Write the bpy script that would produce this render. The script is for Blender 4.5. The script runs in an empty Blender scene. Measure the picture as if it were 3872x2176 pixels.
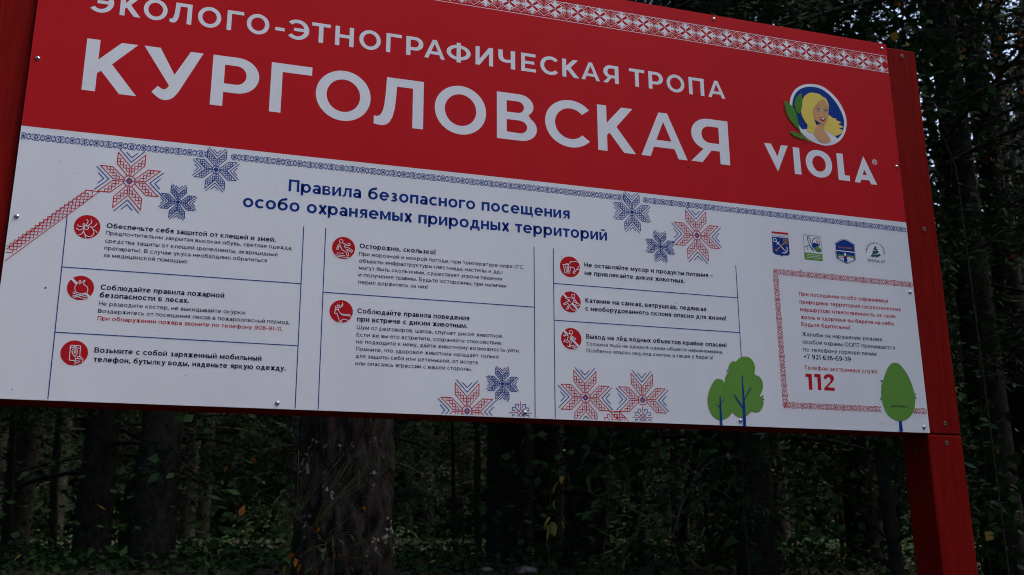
import bpy, bmesh, math, random
import numpy as np
from mathutils import Vector, Matrix, noise
from mathutils.geometry import tessellate_polygon

random.seed(7); rng = np.random.default_rng(7)
S = bpy.context.scene
COL = S.collection

# ------------------------------------------------------------ camera, world, sun, exposure
F = 3795.785                      # focal length in photo pixels (photo 3872 x 2176)
rv = np.array([2.846508, 0.0499545, 0.4377373])
def _rot(r):
    a = np.linalg.norm(r); k = r/a
    K = np.array([[0,-k[2],k[1]],[k[2],0,-k[0]],[-k[1],k[0],0]])
    return np.eye(3)+math.sin(a)*K+(1-math.cos(a))*K@K
R = _rot(rv)                      # panel axes (right, up, out) -> camera axes (right, down, ahead)
W = 3.0                           # panel width in metres
ZB = 2.02                         # height of the panel's lower edge
def p2w(v): return Vector((v[0], -v[2], v[1]))
CAM = Vector((0.178410*W, -0.978568*W, ZB-0.138884*W))
cam_data = bpy.data.cameras.new('camera')
cam_data.sensor_width = 36; cam_data.lens = F/3872*36
cam_data.clip_start = 0.05; cam_data.clip_end = 500
cam_data.dof.use_dof = True; cam_data.dof.focus_distance = 3.3; cam_data.dof.aperture_fstop = 5.0
cam = bpy.data.objects.new('camera', cam_data); COL.objects.link(cam)
cr, cu, cb = p2w(R[0]), p2w(-R[1]), p2w(-R[2])
M = Matrix(((cr.x,cu.x,cb.x,CAM.x),(cr.y,cu.y,cb.y,CAM.y),(cr.z,cu.z,cb.z,CAM.z),(0,0,0,1)))
cam.matrix_world = M
S.camera = cam

world = bpy.data.worlds.new('World'); S.world = world; world.use_nodes = True
nt = world.node_tree; nt.nodes.clear()
sky = nt.nodes.new('ShaderNodeTexSky'); sky.sky_type = 'NISHITA'; sky.sun_disc = False
sky.sun_elevation = math.radians(58); sky.sun_rotation = math.radians(104)
sky.air_density = 1.0; sky.dust_density = 3.0; sky.ozone_density = 1.0
bg = nt.nodes.new('ShaderNodeBackground'); bg.inputs['Strength'].default_value = 0.15
out = nt.nodes.new('ShaderNodeOutputWorld')
nt.links.new(sky.outputs[0], bg.inputs[0]); nt.links.new(bg.outputs[0], out.inputs[0])

sd = bpy.data.lights.new('sun', 'SUN'); sd.energy = 1.1; sd.angle = math.radians(40); sd.color = (1,0.95,0.9)
sun = bpy.data.objects.new('sun', sd); COL.objects.link(sun)
az, el = math.radians(104), math.radians(58)
dv = Vector((math.sin(az)*math.cos(el), math.cos(az)*math.cos(el), math.sin(el)))
sun.rotation_euler = dv.to_track_quat('Z', 'Y').to_euler(); sun.location = (4,-10,25)

S.view_settings.view_transform = 'Standard'; S.view_settings.look = 'None'
S.view_settings.gamma = 1; S.view_settings.use_curve_mapping = False
S.view_settings.exposure = 1.46
S.cycles.pixel_filter_type = 'BLACKMAN_HARRIS'; S.cycles.filter_width = 1.05; S.cycles.use_denoising = True; S.cycles.denoising_prefilter = 'NONE'; S.cycles.max_bounces = 5; S.cycles.diffuse_bounces = 3; S.cycles.transparent_max_bounces = 6

def ray(px, py):
    d = R.T @ np.array([(px-1936)/F, (py-1088)/F, 1.0]); return p2w(d)
def at(px, py, Y):                # point of the world seen at a photo pixel, at depth Y
    d = ray(px, py); return CAM + d*((Y-CAM.y)/d.y)
def uv(px, py):                   # panel coordinates (fractions of the panel width)
    q = at(px, py, 0); return (q.x/W, (q.z-ZB)/W)
def crop(x0, y0, s): return lambda pts: [uv(x0+a/s, y0+b/s) for a, b in pts]

# ------------------------------------------------------------ materials
def new_mat(name):
    m = bpy.data.materials.new(name); m.use_nodes = True
    n = m.node_tree; b = n.nodes['Principled BSDF']; return m, n, b
def N(n, t, **k):
    x = n.nodes.new(t)
    for a, v in k.items(): setattr(x, a, v)
    return x
def noise_mix(n, scale, c1, c2, lo=.35, hi=.65, detail=4, coord='Object', stretch=None, rough=.55):
    tc = N(n, 'ShaderNodeTexCoord'); src = tc.outputs[coord]
    if stretch:
        mp = N(n, 'ShaderNodeMapping'); mp.inputs['Scale'].default_value = stretch
        n.links.new(src, mp.inputs[0]); src = mp.outputs[0]
    no = N(n, 'ShaderNodeTexNoise'); no.inputs['Scale'].default_value = scale
    no.inputs['Detail'].default_value = detail; no.inputs['Roughness'].default_value = rough
    n.links.new(src, no.inputs['Vector'])
    r = N(n, 'ShaderNodeValToRGB'); r.color_ramp.elements[0].position = lo; r.color_ramp.elements[1].position = hi
    r.color_ramp.elements[0].color = (*c1,1); r.color_ramp.elements[1].color = (*c2,1)
    n.links.new(no.outputs['Fac'], r.inputs[0]); return r, no, src
def bump(n, b, src, strength, dist):
    bp = N(n, 'ShaderNodeBump'); bp.inputs['Strength'].default_value = strength; bp.inputs['Distance'].default_value = dist
    n.links.new(src, bp.inputs['Height']); n.links.new(bp.outputs[0], b.inputs['Normal'])

def print_mat(name, c, rough=.55, spec=.03):
    m, n, b = new_mat(name)
    c1 = tuple(x*.92 for x in c); c2 = tuple(min(1, x*1.04) for x in c)
    r, no, _ = noise_mix(n, 1.6, c1, c2, .25, .75, 9, stretch=(1.6,1,.5), rough=.62)
    n.links.new(r.outputs[0], b.inputs['Base Color'])
    b.inputs['Roughness'].default_value = rough; b.inputs['Specular IOR Level'].default_value = spec
    return m
MW = print_mat('print_white', (.74,.75,.79))
MR = print_mat('print_red', (.49,.014,.020))
MN = print_mat('print_navy', (.008,.042,.24))
MK = print_mat('print_dark', (.017,.019,.045))
MG = print_mat('print_green', (.13,.30,.055))
MG2 = print_mat('print_leaf_green', (.075,.22,.035))
MY = print_mat('print_yellow', (.75,.60,.12))
MS = print_mat('print_skin', (.62,.34,.16))
MO = print_mat('print_gold', (.50,.25,.04))
MT = print_mat('print_teal', (.02,.11,.085))

def wood_mat():
    m, n, b = new_mat('red_painted_wood')
    r, no, src = noise_mix(n, 9, (.15,.005,.004), (.235,.008,.006), .3, .66, 8, stretch=(9,9,.5))
    n.links.new(r.outputs[0], b.inputs['Base Color'])
    w = N(n, 'ShaderNodeTexWave'); w.bands_direction = 'DIAGONAL'; w.inputs['Scale'].default_value = 5
    w.inputs['Distortion'].default_value = 9; w.inputs['Detail'].default_value = 4; w.inputs['Detail Scale'].default_value = 1.2
    n.links.new(src, w.inputs[0])
    ad = N(n, 'ShaderNodeMath', operation='ADD'); n.links.new(w.outputs['Fac'], ad.inputs[0]); n.links.new(no.outputs['Fac'], ad.inputs[1])
    bump(n, b, ad.outputs[0], .2, .0012)
    b.inputs['Roughness'].default_value = .75; b.inputs['Specular IOR Level'].default_value = .03
    return m
MWOOD = wood_mat()
def metal(name, c, rough, met=1.0):
    m, n, b = new_mat(name)
    r, no, _ = noise_mix(n, 90, tuple(x*.7 for x in c), c, .3, .7)
    n.links.new(r.outputs[0], b.inputs['Base Color']); b.inputs['Metallic'].default_value = met
    b.inputs['Roughness'].default_value = rough; return m
MSCREW = metal('polished_steel', (.5,.5,.52), .3)
MBOLT = metal('dull_yellow_zinc', (.16,.13,.07), .5, .7)
MHOLE = metal('recess_dark', (.03,.03,.03), .7, .3)
MEDGE = metal('panel_edge_core', (.06,.055,.09), .5, .2)

def bark_mat(name, dark, mid, warm, lichen=0.0, scale=1.0, moss=None):
    m, n, b = new_mat(name)
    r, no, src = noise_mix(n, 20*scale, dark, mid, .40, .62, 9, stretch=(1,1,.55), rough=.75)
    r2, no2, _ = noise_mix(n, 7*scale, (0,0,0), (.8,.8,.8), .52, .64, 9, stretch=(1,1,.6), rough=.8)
    mx = N(n, 'ShaderNodeMixRGB'); n.links.new(r2.outputs[0], mx.inputs[0]); n.links.new(r.outputs[0], mx.inputs[1])
    mx.inputs[2].default_value = (*warm,1); last = mx.outputs[0]
    if moss:
        r4, _, _ = noise_mix(n, 3*scale, (0,0,0), (.8,.8,.8), .46, .66, 6)
        m4 = N(n, 'ShaderNodeMixRGB'); n.links.new(r4.outputs[0], m4.inputs[0]); n.links.new(last, m4.inputs[1]); m4.inputs[2].default_value = (*moss,1); last = m4.outputs[0]
    if lichen:
        vo = N(n, 'ShaderNodeTexNoise'); vo.inputs['Scale'].default_value = 30; vo.inputs['Detail'].default_value = 4; tco = N(n, 'ShaderNodeTexCoord'); n.links.new(tco.outputs['Object'], vo.inputs['Vector'])
        vo2 = N(n, 'ShaderNodeTexNoise'); vo2.inputs['Scale'].default_value = 5; vo2.inputs['Detail'].default_value = 2; n.links.new(tco.outputs['Object'], vo2.inputs['Vector'])
        ml = N(n, 'ShaderNodeMath', operation='MULTIPLY'); n.links.new(vo.outputs['Fac'], ml.inputs[0]); n.links.new(vo2.outputs['Fac'], ml.inputs[1])
        rr = N(n, 'ShaderNodeValToRGB'); rr.color_ramp.elements[0].position = .36; rr.color_ramp.elements[1].position = .39
        n.links.new(ml.outputs[0], rr.inputs[0])
        m3 = N(n, 'ShaderNodeMixRGB'); n.links.new(rr.outputs[0], m3.inputs[0]); n.links.new(last, m3.inputs[1]); m3.inputs[2].default_value = (.42*lichen,.45*lichen,.33*lichen,1); last = m3.outputs[0]
    n.links.new(last, b.inputs['Base Color']); bump(n, b, no.outputs['Fac'], .8, .02)
    b.inputs['Roughness'].default_value = .9; b.inputs['Specular IOR Level'].default_value = .06
    return m
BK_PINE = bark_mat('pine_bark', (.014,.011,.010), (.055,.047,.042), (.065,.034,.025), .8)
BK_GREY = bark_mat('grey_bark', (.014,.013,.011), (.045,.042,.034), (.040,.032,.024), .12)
BK_MOSS = bark_mat('mossy_bark', (.02,.018,.012), (.09,.08,.05), (.07,.055,.03), .3, 2, (.05,.065,.015))
def leaf_mat(name, c1, c2, trans=.25, sc=1.5):
    m, n, b = new_mat(name)
    r, no, _ = noise_mix(n, sc, c1, c2, .35, .65, 3)
    n.links.new(r.outputs[0], b.inputs['Base Color']); b.inputs['Roughness'].default_value = .6
    b.inputs['Specular IOR Level'].default_value = .08
    if trans:
        t = N(n, 'ShaderNodeBsdfTranslucent'); n.links.new(r.outputs[0], t.inputs[0])
        mx = N(n, 'ShaderNodeMixShader'); mx.inputs[0].default_value = trans
        n.links.new(b.outputs[0], mx.inputs[1]); n.links.new(t.outputs[0], mx.inputs[2])
        n.links.new(mx.outputs[0], n.nodes['Material Output'].inputs[0])
    return m
L_NEEDLE = leaf_mat('needle_green', (.018,.030,.012), (.034,.050,.019), .05, .8)
L_BROAD = leaf_mat('leaf_green', (.020,.048,.015), (.035,.070,.020), .08, 2)
L_FAR = leaf_mat('forest_green', (.016,.026,.010), (.030,.044,.016), .0, .4)
L_YEL = leaf_mat('leaf_yellow', (.36,.24,.03), (.45,.30,.06), .3, 5)
L_PALE = leaf_mat('leaf_pale_green', (.16,.20,.05), (.26,.28,.08), .3, 9)
L_ORG = leaf_mat('leaf_orange', (.30,.09,.02), (.40,.15,.03), .3, 5)
m, n, b = new_mat('forest_soil')
r, no, _ = noise_mix(n, 3, (.018,.014,.009), (.05,.045,.02), .35, .65, 8, coord='Object'); n.links.new(r.outputs[0], b.inputs['Base Color'])
b.inputs['Roughness'].default_value = .95; bump(n, b, no.outputs['Fac'], .6, .05); M_SOIL = m
m, n, b = new_mat('pale_stone')
r, no, _ = noise_mix(n, 9, (.02,.02,.016), (.16,.14,.13), .44, .6, 8); n.links.new(r.outputs[0], b.inputs['Base Color'])
b.inputs['Roughness'].default_value = .9; bump(n, b, no.outputs['Fac'], .6, .02); M_STONE = m

# ------------------------------------------------------------ object helpers
def link(name, me, parent=None, mats=None, smooth=False):
    o = bpy.data.objects.new(name, me); COL.objects.link(o)
    if mats and not me.materials:
        for x in mats: me.materials.append(x)
    if parent: o.parent = parent
    if smooth: me.shade_smooth()
    return o
def empty(name, loc=(0,0,0)):
    o = bpy.data.objects.new(name, None); o.location = loc; o.empty_display_size = .2; COL.objects.link(o); return o
def tag(o, label=None, cat=None, group=None, kind=None):
    if label: o['label'] = label
    if cat: o['category'] = cat
    if group: o['group'] = group
    if kind: o['kind'] = kind
    return o
def mesh(name, vs, fs, mi=None):
    me = bpy.data.meshes.new(name); me.from_pydata([tuple(v) for v in vs], [], fs)
    if mi is not None: me.polygons.foreach_set('material_index', mi)
    me.update(); return me
def box_mesh(name, x0, x1, y0, y1, z0, z1, bev=.004):
    bm = bmesh.new(); bmesh.ops.create_cube(bm, size=1)
    for v in bm.verts:
        v.co = ((x0+x1)/2+v.co.x*(x1-x0), (y0+y1)/2+v.co.y*(y1-y0), (z0+z1)/2+v.co.z*(z1-z0))
    if bev: bmesh.ops.bevel(bm, geom=bm.edges[:], offset=bev, segments=2, affect='EDGES', profile=.6)
    me = bpy.data.meshes.new(name); bm.to_mesh(me); bm.free(); return me

class Ink:
    """flat print: shapes in panel coordinates, laid a fraction of a millimetre apart"""
    def __init__(s, base=.0006, step=.000004): s.v=[]; s.f=[]; s.m=[]; s.base=base; s.step=step; s.base*=.4; s.k=0; s.mats=[]
    def mid(s, mat):
        if mat not in s.mats: s.mats.append(mat)
        return s.mats.index(mat)
    def lift(s, by=0): s.k += 1; return s.base + by*.5 + s.step*(s.k % 40)
    def poly(s, outer, mat, holes=(), by=0):
        loops = [outer]+list(holes); y = -s.lift(by); i0 = len(s.v)
        vl = [[Vector((a*W, b*W, 0)) for a, b in lp] for lp in loops]
        flat = [p for lp in vl for p in lp]
        try: tris = tessellate_polygon(vl)
        except Exception: return
        for p in flat: s.v.append((p.x, y, p.y+ZB))
        mi = s.mid(mat)
        for t in tris:
            a, b_, c = (flat[i] for i in t)
            ar = (b_-a).cross(c-a).z
            if abs(ar) < 1e-12: continue
            t = (t[0],t[1],t[2]) if ar > 0 else (t[0],t[2],t[1])
            s.f.append(tuple(i0+i for i in t)); s.m.append(mi)
    def line(s, pts, w, mat, closed=False, by=0, clip=True):
        if closed: pts = list(pts)+[pts[0]]
        for a, b in zip(pts, pts[1:]):
            a = np.array(a); b = np.array(b)
            if clip:
                c = clipseg(a, b)
                if c is None: continue
                a, b = c
            d = b-a; L = np.linalg.norm(d)
            if L < 1e-7: continue
            d /= L; nn = np.array([-d[1], d[0]])*w/2; e = d*w*.42
            s.poly([tuple(a-e-nn), tuple(b+e-nn), tuple(b+e+nn), tuple(a-e+nn)], mat, by=by)
    def ell(s, c, rx, ry, mat, n=36, hole=None, by=0):
        th = [2*math.pi*i/n for i in range(n)]
        o = [(c[0]+rx*math.cos(t), c[1]+ry*math.sin(t)) for t in th]
        h = [[(c[0]+hole*rx*math.cos(t), c[1]+hole*ry*math.sin(t)) for t in th]] if hole else []
        s.poly(o, mat, h, by)
    def build(s, name, parent, label=None):
        me = mesh(name, s.v, s.f, s.m); o = link(name, me, parent, s.mats)
        if label: o['label'] = label
        return o
U0, U1, V0, V1 = .0012, .9988, .0015, .5035
def clipseg(a, b):
    t0, t1 = 0.0, 1.0; d = b-a
    for p, q in ((-d[0], a[0]-U0), (d[0], U1-a[0]), (-d[1], a[1]-V0), (d[1], V1-a[1])):
        if abs(p) < 1e-12:
            if q < 0: return None
        else:
            r = q/p
            if p < 0: t0 = max(t0, r)
            else: t1 = min(t1, r)
    if t0 >= t1: return None
    return a+d*t0, a+d*t1
def smooth(pts, k=5, closed=True):
    P = [np.array(p) for p in pts]; n = len(P); out = []
    rngi = range(n) if closed else range(n-1)
    for i in rngi:
        p0, p1, p2, p3 = (P[(i-1) % n], P[i], P[(i+1) % n], P[(i+2) % n]) if closed else (P[max(i-1,0)], P[i], P[i+1], P[min(i+2,n-1)])
        for j in range(k):
            t = j/k
            out.append(tuple(.5*((2*p1)+(-p0+p2)*t+(2*p0-5*p1+4*p2-p3)*t*t+(-p0+3*p1-3*p2+p3)*t**3)))
    if not closed: out.append(tuple(P[-1]))
    return out

# ------------------------------------------------------------ the information board
board = empty('information_board', (1.5, 0, 0))
tag(board, 'large red and white information board on two red timber posts, with trail title and rules', 'information board')
board_inv = Matrix.Translation((-1.5,0,0))
def part(name, me, parent, mats, smooth=False, label=None):
    o = link(name, me, parent, mats, smooth)
    if parent is board: o.matrix_parent_inverse = Matrix.Translation((-1.5,0,0))
    if label: o['label'] = label
    return o
HP = .5046*W
SPL = .2603
# aluminium panel: thin sheet; its face is printed white, its rim dark
panel = part('panel', box_mesh('panel', 0, W, 0, .008, ZB, ZB+HP, 0), board, [MW, MEDGE], label='white printed sheet panel with a red upper part')
for p_ in panel.data.polygons: p_.material_index = 0 if p_.normal.y < -.5 else 1
panel_back = part('panel_backing', box_mesh('panel_backing', .002, W-.002, .0085, .0115, ZB+.002, ZB+HP-.002, 0), board, [MEDGE])
def sub(ink, name, label=None): return ink.build(name, panel, label)
k = Ink(.0003)
top = [(0,SPL),(.25,SPL+.0003),(.5,SPL+.0008),(.75,SPL+.0003),(1,SPL-.0002),(1,.5046),(0,.5046)]
k.poly(top, MR); sub(k, 'red_field')

# posts: 145 mm square timber; the upper length carries the panel, the lower one is the leg
def gz(x, y):
    t = min(max((y-.3)/5.0, 0), 1); t = t*t*(3-2*t)
    h = 1.52*t + (.03*(y-5.3) if y > 5.3 else 0)
    return h + .05*noise.noise(Vector((x*.35, y*.35, 0))) + .02*noise.noise(Vector((x*1.3, y*1.3, 3)))
for x0, x1 in ((W, W+.145), (-.150, -.005)):
    part('post_top', box_mesh('post_top', x0+.001, x1, .014, .150, ZB+.001, 3.531, .004), board, [MWOOD])
    part('leg', box_mesh('leg', x0, x1+.001, .0135, .1505, -.1, ZB-.0025, .006), board, [MWOOD])
part('beam', box_mesh('beam', -.004, W-.001, .0125, .142, ZB+.0015, ZB+.10, .003), board, [MWOOD], label='lower cross beam behind the panel')
part('beam', box_mesh('beam', -.004, W-.001, .0125, .142, ZB+HP-.10, ZB+HP-.003, .003), board, [MWOOD], label='upper cross beam behind the panel')
part('beam', box_mesh('beam', -.004, W-.001, .0125, .142, ZB+HP/2-.05, ZB+HP/2+.05, .003), board, [MWOOD], label='middle cross beam behind the panel')

def fastener(name, r, h, domed, m1):
    bm = bmesh.new(); segs = 16; rings = 5; rows = []
    for i in range(rings+1):
        a = i/rings*math.pi/2
        rr = r*math.cos(a)*.999+.0001 if domed else r*(1-.12*(i/rings))
        z = h*math.sin(a) if domed else h*(i/rings)
        if domed and i == rings: rr = r*.22
        rows.append([bm.verts.new((rr*math.cos(2*math.pi*j/segs), -z, rr*math.sin(2*math.pi*j/segs))) for j in range(segs)])
    for a, b_ in zip(rows, rows[1:]):
        for j in range(segs): bm.faces.new((a[j], a[(j+1) % segs], b_[(j+1) % segs], b_[j]))
    rec = [bm.verts.new((v.co.x*.8, v.co.y+h*.35, v.co.z*.8)) for v in rows[-1]] if domed else \
          [bm.verts.new((v.co.x*.45, v.co.y, v.co.z*.45)) for v in rows[-1]]
    for j in range(segs): bm.faces.new((rows[-1][j], rows[-1][(j+1) % segs], rec[(j+1) % segs], rec[j]))
    if not domed:
        rc2 = [bm.verts.new((v.co.x, v.co.y+h*.8, v.co.z)) for v in rec]
        for j in range(segs): bm.faces.new((rec[j], rec[(j+1) % segs], rc2[(j+1) % segs], rc2[j]))
        rec = rc2
    f = bm.faces.new(rec); f.material_index = 1
    bmesh.ops.recalc_face_normals(bm, faces=bm.faces[:])
    me = bpy.data.meshes.new(name); bm.to_mesh(me); bm.free()
    for p in me.polygons: p.use_smooth = p.material_index == 0
    me.materials.append(m1); me.materials.append(MHOLE); return me
me_screw = fastener('screw', .0068, .0042, True, MSCREW)
me_bolt = fastener('bolt', .0085, .002, False, MBOLT)
for px, py in [(142,220),(62,818),(1049,1525),(1985.3,1561.6),(2801,1592),(3495,1616.7),(3443,1106),(3391.4,630.4),(3335.5,184),(2700,72)]:
    q = at(px, py, -.002); o = part('screw', me_screw, board, None); o.location = (q.x, 0, q.z)
for z in (ZB+HP-.03,):
    for x in (.05, .75): o = part('screw', me_screw, board, None); o.location = (x, 0, z)
for px, py in [(3411,214),(3495,868),(3573.7,1603),(3580,1677)]:
    q = at(px, py, .0135); o = part('bolt', me_bolt, board, None); o.location = (q.x, .0138, q.z)
o = part('bolt', me_bolt, board, None); o.location = (3.0, .077, 1.969); o.rotation_euler = (0,0,-math.pi/2)
for z in (3.50, 2.785, 2.057, 1.987): o = part('bolt', me_bolt, board, None); o.location = (-.085, .0138, z)

# ------------------------------------------------------------ big lettering (own outlines, cap height = 1)
def arc(cx, cy, rx, ry, a0, a1, n=10):
    return [(cx+rx*math.cos(math.radians(a0+(a1-a0)*i/n)), cy+ry*math.sin(math.radians(a0+(a1-a0)*i/n))) for i in range(n+1)]
def ringarc(cx, cy, rx, ry, sx, sy, a0, a1, n=30):
    return arc(cx,cy,rx,ry,a0,a1,n)+arc(cx,cy,rx-sx,ry-sy,a1,a0,n)
def glyph(c, s=.205):
    h = s*.84
    G = {
    'К': ([[(0,0),(0,1),(s,1),(s,0)],[(s,.616),(.54,1),(.795,1),(.42,.556),(.84,0),(.575,0),(.263,.408),(s,.35)]], .84),
    'У': ([[(0,1),(.245,1),(.49,.5),(.71,1),(.905,1),(.565,.16),(.50,.05),(.45,.01),(.39,-.015),(.33,-.01),(.27,.02),(.17,.115),(.255,.245),(.32,.195),(.37,.195),(.41,.245),(.42,.28)]], .905),
    'Г': ([[(0,0),(0,1),(.74,1),(.74,1-h),(s,1-h),(s,0)]], .74),
    'Л': ([[(.93,1),(.93,0),(.93-s,0),(.93-s,1-h),(.42,1-h),(.405,.55),(.385,.35),(.35,.19),(.30,.08),(.24,.015),(.16,-.012),(.08,-.01),(0,.005),(0,.17),(.055,.163),(.10,.18),(.14,.23),(.17,.31),(.19,.42),(.21,.65),(.225,1)]], .93),
    'С': ([ringarc(.55,.5,.55,.515,s*1.04,h*1.05,42,318)], .955),
    'Т': ([[(0,1),(.82,1),(.82,1-h),(.41+s/2,1-h),(.41+s/2,0),(.41-s/2,0),(.41-s/2,1-h),(0,1-h)]], .82),
    'Н': ([[(0,0),(0,1),(s,1),(s,.5+h/2),(.86-s,.5+h/2),(.86-s,1),(.86,1),(.86,0),(.86-s,0),(.86-s,.5-h/2),(s,.5-h/2),(s,0)]], .86),
    'И': ([[(0,0),(0,1),(s,1),(s,.33),(.87-s,1),(.87,1),(.87,0),(.87-s,0),(.87-s,.67),(s,0)]], .87),
    'Ч': ([[(0,1),(s,1),(s,.65),(.23,.55),(.29,.5),(.38,.48),(.47,.49),(.76-s,.52),(.76-s,1),(.76,1),(.76,0),(.76-s,0),(.76-s,.355),(.46,.325),(.36,.315),(.22,.335),(.10,.40),(.03,.49),(0,.62)]], .76),
    'Е': ([[(0,0),(0,1),(.75,1),(.75,1-h),(s,1-h),(s,.5+h*.48),(.68,.5+h*.48),(.68,.5-h*.48),(s,.5-h*.48),(s,h),(.77,h),(.77,0)]], .77),
    'П': ([[(0,0),(0,1),(.84,1),(.84,0),(.84-s,0),(.84-s,1-h),(s,1-h),(s,0)]], .84),
    '-': ([[(0,.32),(.40,.32),(.40,.32+h),(0,.32+h)]], .40),
    'Э': ([ringarc(.40,.5,.53,.515,s*1.04,h*1.05,-138,138),[(.26,.5-h*.47),(.75,.5-h*.47),(.75,.5+h*.47),(.26,.5+h*.47)]], .93),
    }
    if c in G: return [(g, []) for g in G[c][0]], G[c][1]
    if c == 'О': return [(arc(.55,.5,.55,.515,0,351,39), [arc(.55,.5,.55-s*1.04,.515-h*1.05,0,351,39)])], 1.1
    if c == 'Р': return [([(0,0),(0,1)]+arc(.42,.64,.37,.36,90,-90,16)+[(s,.28),(s,0)], [[(s,1-h)]+arc(.41,.64,.37-s,.36-h,90,-90,12)+[(s,.28+h)]])], .79
    if c == 'Я': return [([(.82,0),(.82,1)]+arc(.40,.64,.37,.36,90,250,14)+[(.0,0),(.235,0),(.44,.285),(.82-s,.285),(.82-s,0)], [[(.82-s,1-h)]+arc(.41,.64,.37-s,.36-h,90,270,12)+[(.82-s,.28+h)]])], .82
    if c == 'А': return [([(0,0),(.445,1),(.65,1),(1.095,0),(.88,0),(.79,.215),(.30,.215),(.215,0)], [[(.365,.375),(.727,.375),(.547,.80)]])], 1.095
    if c == 'В': return [([(0,0),(0,1)]+arc(.47,.755,.30,.245,90,-50,12)+arc(.50,.275,.34,.275,52,-90,12), [[(s,1-h*.95)]+arc(.44,.715,.13,.125,90,-90,8)+[(s,.59)],[(s,.43)]+arc(.48,.293,.155,.137,90,-90,8)+[(s,h*.95)]])], .84
    if c == 'Ф': return [(arc(.58,.5,.58,.41,0,351,39), [arc(.58,.5,.58-s,.41-h,94,266,16), arc(.58,.5,.58-s,.41-h,-86,86,16)]), ([(.58-s/2,-.03),(.58+s/2,-.03),(.58+s/2,1.03),(.58-s/2,1.03)],[])], 1.16
def u_at(px, v, py0):
    lo, hi = py0-400, py0+400
    for _ in range(30):
        mid = (lo+hi)/2
        if uv(px, mid)[1] > v: lo = mid
        else: hi = mid
    return uv(px, lo)[0]
LEFT = dict(zip('КУРГОЛВСАЯЭТНФИЧЕП-', 's t s s m b s m b b m t s m s t s s m'.split()))
RIGHT = dict(zip('КУРГОЛВСАЯЭТНФИЧЕП-', 'b t q t m s m m b s m t s m s s s s m'.split()))
def lvl(k_, px, vb, vt):
    lean = px < 1960
    return {'b': vb, 't': vt, 'm': (vb+vt)/2, 'q': vb+.64*(vt-vb),
            's': None}[k_]
def big_word(ink, spec, vb0, vb1, cap0, cap1, mat, s=.205):
    us = []
    for c, xl, xr, py in spec:
        t = (xl-300)/2500
        vb = vb0+(vb1-vb0)*t; vt = vb+cap0+(cap1-cap0)*t
        lean = xl < 1960
        a = lvl(LEFT[c], xl, vb, vt); b_ = lvl(RIGHT[c], xr, vb, vt)
        if a is None: a = vb if lean else vt
        if b_ is None: b_ = vt if lean else vb
        ul, ur = u_at(xl, a, py), u_at(xr, b_, py)
        polys, w = glyph(c, s); sx = (ur-ul)/w; sy = vt-vb
        f = lambda P: [(ul+x*sx, vb+y*sy) for x, y in P]
        for o_, hs in polys: ink.poly(f(o_), mat, [f(h_) for h_ in hs])
k = Ink(.0008)
A1 = lambda x: x/2.576
big_word(k, [('К',A1(793),A1(1325),240),('У',A1(1408),A1(1983),270),('Р',A1(2042),A1(2525),300),
    ('Г',900+A1(300),900+A1(725),320),('О',900+A1(758),900+A1(1292),350),('Л',900+A1(1320),900+A1(1810),380),('О',900+A1(1916),900+A1(2416),415),
    ('В',1800+A1(203),1800+A1(592),430),('С',1800+A1(672),1800+A1(1102),470),('К',1800+A1(1177),2405,500),
    ('А',2426,2600,540),('Я',2614,2761,570)], .3045, .3080, .0555, .0562, MW)
sub(k, 'title_lettering')
k = Ink(.0008)
sp = [('Э',887,1112,0),('К',1163,1367,0),('О',1402,1632,0),('Л',1650,1878,0),('О',1929,2155,0),('Г',2205,2380,0),
 ('О',86,305,1),('-',363,456,1),('Э',490,694,1),('Т',724,904,1),('Н',943,1131,1),('О',1182,1390,1),('Г',1441,1596,1),('Р',1636,1805,1),('А',1814,2014,1),('Ф',2032,2265,1),('И',2313,2484,1),
 ('Ч',217,380,2),('Е',438,584,2),('С',625,797,2),('К',837,1004,2),('А',1027,1207,2),('Я',1237,1391,2),('Т',1488,1637,2),('Р',1675,1820,2),('О',1856,2029,2),('П',2067,2225,2),('А',2263,2429,2)]
for part_ in (sp[:23], sp[23:]):
    k = Ink(.0008); big_word(k, [(c, 900*z+A1(a), 900*z+A1(b_), 30+(900*z+A1(a))*.12) for c,a,b_,z in part_], .3903, .3933, .0230, .0224, MW, .20)
    sub(k, 'subtitle_lettering')
# brand word at the right
k = Ink(.0008); c7 = crop(2700,250,2.576)
for P, H in [([(486,750),(553,757),(618,882),(650,773),(717,779),(623,1030)],[]),
             ([(765,791),(828,799),(852,1059),(787,1053)],[]),
             ([(1190,850),(1251,857),(1272,1066),(1321,1070),(1325,1123),(1214,1110)],[]),
             ([(1452,880),(1588,1158),(1530,1154),(1512,1116),(1436,1108),(1424,1138),(1370,1131)],[[(1462,1010),(1490,1064),(1447,1061)]])]:
    k.poly(c7(P), MW, [c7(h_) for h_ in H])
o1 = smooth(c7([(1000,820),(1070,840),(1125,890),(1149,968),(1138,1035),(1100,1077),(1045,1088),(975,1068),(918,1010),(893,930),(905,868),(945,828)]),4)
i1 = smooth(c7([(1005,876),(1048,890),(1077,925),(1087,970),(1078,1010),(1038,1030),(1000,1018),(968,978),(957,935),(970,895)]),4)
k.poly(o1, MW, [i1])
k.ell(c7([(1564,937)])[0], .0036, .0036, MW, 24, hole=.86)
k.line(c7([(1553,957),(1551,918),(1568,920),(1575,929),(1568,938),(1555,938)]), .0006, MW); k.line(c7([(1566,938),(1577,959)]), .0006, MW)
sub(k, 'brand_lettering')

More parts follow.
